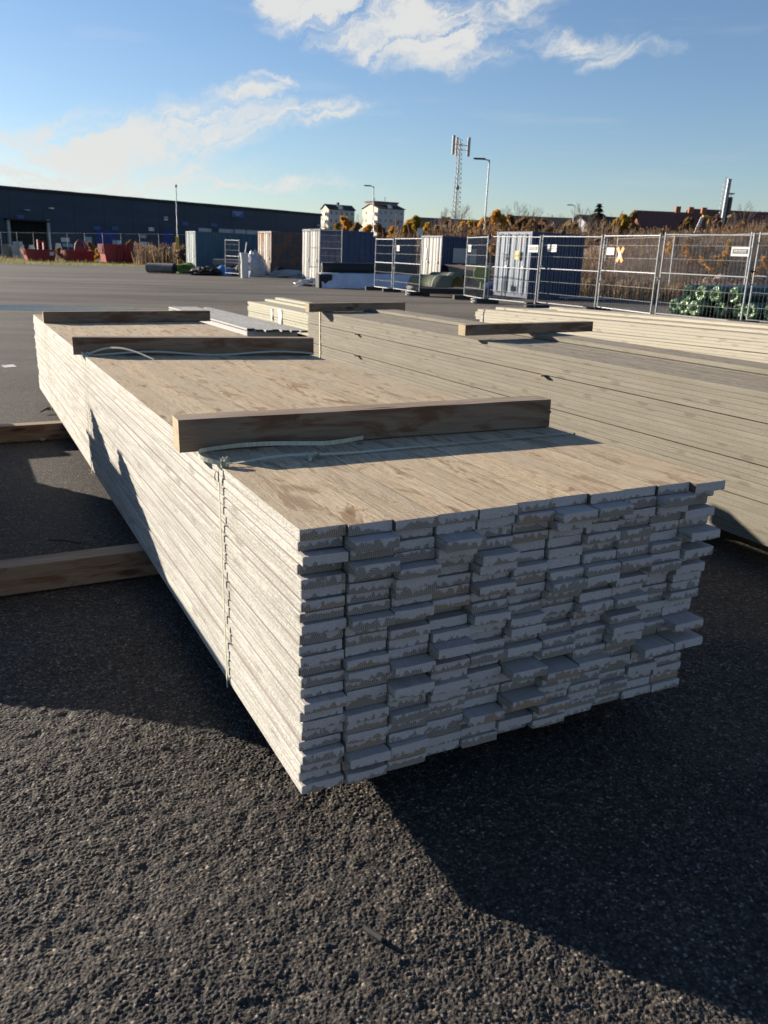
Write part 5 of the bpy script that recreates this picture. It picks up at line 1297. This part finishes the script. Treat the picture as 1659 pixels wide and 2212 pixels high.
# ----------------------------------------------------------------- lamp posts, mast, chimney
def lamp(k, x, yt, Y, label, arm=1.0, armk=True):
    q = at(k,x,yt,Y); t = thing('lamp_post', label, 'lamp post', frame((q.x-.022*q.z,q.y,0), 0, True), 'lamp posts round the yard'); H = q.z
    mb = MB(); mb.tube([(0,0,0),(0,0,1.2),(0,0,1.21),(0,0,H)], .105, 8, r2=.055); mb.build('pole', M['galv'], t)
    mb = MB()
    if armk: mb.tube([(0,0,H-.25),(-.05,0,H-.05),(-.35*arm,0,H+.02)], .05, 6); mb.build('arm', M['galv'], t); l_ = MB(); l_.box((-1.05*arm,-.16,H-.02),(-.3*arm,.16,H+.10)); l_.box((-1.15*arm,-.1,H+.01),(-1.05*arm,.1,H+.08)); l_.build('lamp_head', M['dark_rubber'], t)
    else: mb.tube([(0,0,H),(0,0,H+.3)], .14, 8, r2=.10); mb.build('lamp_head', M['dark_rubber'], t)
lamp(1, 1521, 105, 112, 'grey lamp post with a small top light in front of the warehouse', armk=False)
lamp(3, 638, 530, 105, 'lamp post in front of the nearer apartment block')
lamp(3, 1637, 300, 74, 'tallest lamp post, right of the mast', 1.15)
lamp(4, 1078, 695, 133, 'farthest lamp post, left of the spruce')
q = at(7,1578,550,70); mb = MB(); mb.tube([(-.18,0,0),(-.18,0,q.z)], .02, 5); mb.tube([(.18,0,0),(.18,0,q.z)], .02, 5); mb.box((-.22,-.05,q.z-.25),(.22,.05,q.z+.30))
tag(mb.build('road_sign', M['white_plastic'], None, frame(q*Vector((1,1,0)), 0, True)), 'white sign on two thin posts above the first fence panels', 'sign')
q = at(7,1212,525,110); mb = MB(); mb.tube([(0,0,0),(0,0,q.z)], .05, 5); mb.tube([(0,-.03,q.z),(0,.03,q.z)], .95, 8)
tag(mb.build('road_sign', M['pale_side'], None, frame(q*Vector((1,1,0)), 0, True)), 'round grey-blue sign in front of the nearer apartment block', 'sign')
def mast():
    Y = 240; q = at(3,1385,125,Y); H = q.z; base = (q.x-.022*H, q.y, 0); t = thing('radio_mast', 'tall lattice mast with antenna panels', 'mast', frame(base, .3, True))
    mb = MB(); n = 26; w0, w1 = 1.7, .55; P = lambda i, f: Vector(((w0+(w1-w0)*f)*math.cos(i*2.0944), (w0+(w1-w0)*f)*math.sin(i*2.0944), H*f))
    for i in range(3): mb.tube([P(i,0),P(i,1)], .085, 5)
    for k in range(n):
        f0, f1 = k/n, (k+1)/n
        for i in range(3):
            mb.tube([P(i,f0),P((i+1)%3,f1)], .032, 3, cap=False); mb.tube([P((i+1)%3,f0),P(i,f1)], .032, 3, cap=False); mb.tube([P(i,f1),P((i+1)%3,f1)], .03, 3, cap=False)
    mb.tube([(0,0,0),(0,0,H*.98)], .09, 4)
    mb.build('lattice', M['galv'], t)
    for i, (a, r_) in enumerate(((-2.6,2.7),(.1,2.6),(1.6,2.0))):
        c = Vector((r_*math.cos(a),r_*math.sin(a),H-1.6)); an = MB(); an.box((-.35,-.25,-2.3),(.35,.25,2.3),0,Matrix.Translation(c)); an.build('antenna_panel', M['pale_side'], t)
        br = MB(); br.tube([(0,0,H-1.3),c+Vector((0,0,.3))], .09, 4); br.tube([(0,0,H-2.4),c+Vector((0,0,-.9))], .07, 4); br.build('bracket', M['galv'], t)
    mb = MB(); mb.box((-.5,-.5,H*.60),(.3,.3,H*.60+.9)); mb.build('equipment_box', M['dark_rubber'], t)
mast()
M['steel_pipe'] = plain('weathered_steel', (.22,.23,.25), .45, .2, 3, .5)
def chimney():
    Y = 120; q = at(5,1318,150,Y); H = q.z; t = thing('steel_chimney', 'pair of steel chimney pipes with a ladder, one shiny and one dark', 'chimney', frame((q.x-.03*H,q.y,0), 0, True) @ Matrix.Rotation(.022,4,'Y'))
    mb = MB(); mb.tube([(0,0,0),(0,0,H)], .27, 14); mb.tube([(0,0,H),(0,0,H+.12)], .31, 12); mb.build('shiny_pipe', M['steel_pipe'], t)
    mb = MB(); mb.tube([(.58,.1,0),(.58,.1,H-2.1)], .29, 14); mb.tube([(.58,.1,H-1.7),(.58,.1,H-1.6)], .46, 10); mb.tube([(.58,.1,H-2.1),(.58,.1,H-1.7)], .05, 5); mb.build('dark_pipe', M['cont_brown'], t)
    mb = MB()
    for x in (-.6,-.42): mb.tube([(x,-.1,H*.25),(x,-.1,H+.4)], .03, 4)
    for i in range(34): z = H*.25+(H*.75+.3)*i/34; mb.tube([(-.6,-.1,z),(-.42,-.1,z)], .012, 3)
    for i in range(14): z = H*.3+H*.7*i/14; mb.tube([(-.5-.25*math.sin(a),-.1-.25*math.cos(a),z) for a in (-1.5,-.8,0,.8,1.5)], .02, 3)
    mb.build('ladder', M['galv'], t)
chimney()
def crane():
    Y = 95; a, b, c = at(5,1003,655,Y), at(5,1090,465,Y), at(5,1095,600,Y)
    t = thing('crane', 'small pale and yellow crane arm standing left of the steel chimney', 'crane', frame((a.x,a.y,0)))
    o_ = Vector((a.x,a.y,0)); A, B, C_ = a-o_, b-o_, c-o_
    mb = MB(); s_ = Vector((.28,0,.1)); mb.tube([Vector((-.6,0,0)),A,B], .09, 5); mb.tube([Vector((-.3,0,0))+s_,A+s_,B+s_*.6], .09, 5)
    for i in range(9): f = i/9; p = A.lerp(B,f); mb.tube([p,p+s_+(B-A)/9], .05, 4)
    mb.build('boom', M['white_plastic'], t)
    mb = MB(); mb.tube([B+Vector((.1,0,0)),B+Vector((.5,0,.05)),C_+Vector((.6,0,1.5)),C_+Vector((.3,0,0))], .18, 6); mb.build('jib', M['yellow_print'], t)
    mb = MB(); mb.box((-1.5,-1,0),(1.0,1,1.2)); mb.build('base', M['yellow_print'], t)
crane()

# ----------------------------------------------------------------- houses
M['white_render'] = plain('white_render', (.40,.40,.41), .85, .06, .4); M['cream_render'] = plain('cream_render', (.46,.425,.33), .85, .06, .4); M['yellow_render'] = plain('yellow_render', (.36,.30,.18), .85, .08, .4)
M['grey_render'] = plain('grey_render', (.22,.205,.20), .9, .1, .5); M['brick'] = plain('red_brick', (.26,.105,.065), .9, .15, 3); M['tile_red'] = plain('red_roof_tiles', (.13,.050,.038), .85, .2, 2); M['tile_dark'] = plain('dark_roof_tiles', (.035,.034,.036), .85, .2, 2)
M['glass'] = plain('window_glass', (.045,.055,.07), .15, .2, 1, 0, .6); M['frame_white'] = plain('white_frames', (.6,.6,.58), .5); M['pent'] = plain('brown_cladding', (.20,.15,.125), .8)
def house(corner, L, Wd, H, rise, wallL, wallR, roofm, label, ang, rows, colsL, colsR, wz0=1.2, name='house', balcony=False, ridge_along='x', grp=None, ww=1.0, wh=1.3, over=.4, chim=()):
    """corner: nearest ground corner; long side along local x, gable end along local y"""
    t = thing(name, label, 'house' if name == 'house' else 'apartment block', frame(corner, ang, True), grp)
    mb = MB(); mb.box((0,0,-1),(L,Wd,H)); 
    if ridge_along == 'x': mb.add([(0.001,0.001,H),(0.001,Wd-.001,H),(0.001,Wd/2,H+rise),(L-.001,0.001,H),(L-.001,Wd-.001,H),(L-.001,Wd/2,H+rise)], [(0,2,1),(3,4,5)])
    w_ = mb.build('wall', [wallR, wallL], t)
    for p in w_.data.polygons:
        if abs(p.normal.x) > .9: p.material_index = 1
    r_ = MB(); e = over; th = .22
    A = [(-e,-e,H-e*rise/(Wd/2)),(L+e,-e,H-e*rise/(Wd/2)),(L+e,Wd/2,H+rise),(-e,Wd/2,H+rise)]; B = [(-e,Wd+e,H-e*rise/(Wd/2)),(L+e,Wd+e,H-e*rise/(Wd/2)),(L+e,Wd/2,H+rise),(-e,Wd/2,H+rise)]
    for q, rev in ((A,False),(B,True)):
        top = [Vector(p)+Vector((0,0,th)) for p in q]; bot = [Vector(p)+Vector((0,0,.015)) for p in q]
        f = [(0,1,2,3),(7,6,5,4),(0,4,5,1),(1,5,6,2),(2,6,7,3),(3,7,4,0)]; f = [x[::-1] for x in f] if rev else f
        r_.add(top+bot, f)
    ro = r_.build('roof', roofm, t)
    for cx in chim: c = MB(); c.box((L*cx-.4,Wd/2-.4,H+rise*.6),(L*cx+.4,Wd/2+.4,H+rise+1.1)); c.build('chimney', M['brick'], ro)
    dz = (H-wz0)/rows
    for k in range(rows):
        z = wz0 + dz*k + .25*dz
        for i in range(colsR):
            x = L*(i+.5)/colsR; f = MB(); f.box((x-ww/2,-.06,z),(x+ww/2,-.005,z+wh)); fo = f.build('window', M['frame_white'], t); g = MB(); g.box((x-ww*.42,-.09,z+.1),(x+ww*.42,-.0605,z+wh-.1)); g.build('pane', M['glass'], fo)
        for i in range(colsL):
            y = Wd*(i+.5)/colsL; f = MB(); f.box((-.06,y-ww/2,z),(-.005,y+ww/2,z+wh)); fo = f.build('window', M['frame_white'], t); g = MB(); g.box((-.09,y-ww*.42,z+.1),(-.0605,y+ww*.42,z+wh-.1)); g.build('pane', M['glass'], fo)
    return t
aW = math.atan2(WX.y, WX.x)
def apt(k, xK, Y, L, Wd, zE, label, pent):
    q = at(k, xK, 500, Y); t = house((q.x,q.y,0), L, Wd, zE, 1.6, M['cream_render'], M['white_render'], M['tile_dark'], label, aW, 6, 2, 5, 1.0, 'apartment_block', ww=1.05, wh=1.35, grp='white apartment blocks')
    b = MB()
    for f in range(6):
        z = 1.2 + (zE-1.2)/6*f; b.box((-1.7,-.3,z+.3),(-.1,2.6,z+.45)); b.box((-1.7,-.3,z+.46),(-1.62,2.6,z+1.25)); b.box((-1.62,-.3,z+.46),(-.1,-.22,z+1.25))
    for x, y in ((-1.66,-.26),(-1.66,2.55)): b.box((x-.08,y-.08,0),(x+.08,y+.08,zE-.3))
    b.build('balconies', M['frame_white'], t)
    g = MB(); n = .35; g.add([(L*n,-.35,zE-.2),(L*n+2.6,-.35,zE-.2),(L*n,-.35,zE+1.4),(L*n,2.5,zE+1.6),(L*n+2.6,2.5,zE+1.6)], [(0,1,2),(1,4,3,2)]); g.build('dormer', M['frame_white'], t)
    if pent:
        p_ = MB(); p_.box((L*.05,Wd*.35,zE+.5),(L*.96,Wd*.9,zE+2.4)); p_.build('penthouse', M['pent'], t); p_ = MB(); p_.box((L*.02,Wd*.32,zE+2.4),(L*.99,Wd*.95,zE+2.75)); p_.build('penthouse_roof', M['tile_dark'], t)
        for i, (x, h) in enumerate(((.15,1.5),(.55,2.0))): m_ = MB(); m_.tube([(L*x,Wd*.5,zE+2.75),(L*x,Wd*.5,zE+2.75+h)], .08, 4); m_.tube([(L*x-.4,Wd*.5,zE+2.75+h*.6),(L*x+.4,Wd*.5,zE+2.75+h*.6)], .05, 4); m_.build('roof_aerial', M['dark_rubber'], t)
    else:
        p_ = MB(); p_.box((L*.45,Wd*.4,zE+.8),(L*.52,Wd*.55,zE+2.6)); p_.build('chimney', M['tile_dark'], t)
apt(7, 945, 345, 11.4, 14.0, 18.6, 'nearer white apartment block with a brown penthouse', True)
apt(7, 225, 330, 10.4, 7.2, 17.2, 'farther white apartment block beside the warehouse', False)
q = at(3,1050,800,205); house((q.x,q.y,0), 21, 9, tall(3,1300,872,205), 1.7, M['cream_render'], M['cream_render'], M['tile_dark'], 'long cream row house with dark roof behind the mast', .12, 3, 2, 9, 1.5)
q = at(4,560,800,200); house((q.x,q.y,0), 19, 9, tall(4,700,860,200), 1.8, M['yellow_render'], M['yellow_render'], M['tile_dark'], 'long yellow row house behind the bare trees', -.05, 3, 2, 8, 1.5)
q = at(4,1215,800,150); house((q.x,q.y,0), 8.5, 6.5, tall(4,1215,868,150), 1.6, M['white_render'], M['grey_render'], M['tile_dark'], 'small house with a grey wall and a white end beside the spruce', .45, 2, 1, 1, 2.5, over=.5)
q = at(5,560,560,150); house((q.x,q.y,0), 18.5, 9, tall(5,600,552,150), 2.6, M['brick'], M['brick'], M['tile_red'], 'red brick house with a dark red tiled roof and white windows', -.02, 2, 2, 5, 2.2, chim=(.38,.5,.62), ww=1.5)
q = at(5,1030,560,170); house((q.x,q.y,0), 24, 9, tall(5,1100,560,170), 3.4, M['brick'], M['brick'], M['tile_red'], 'brown-roofed house half hidden behind the steel chimney', .03, 2, 2, 6, 2.2, chim=(.8,))
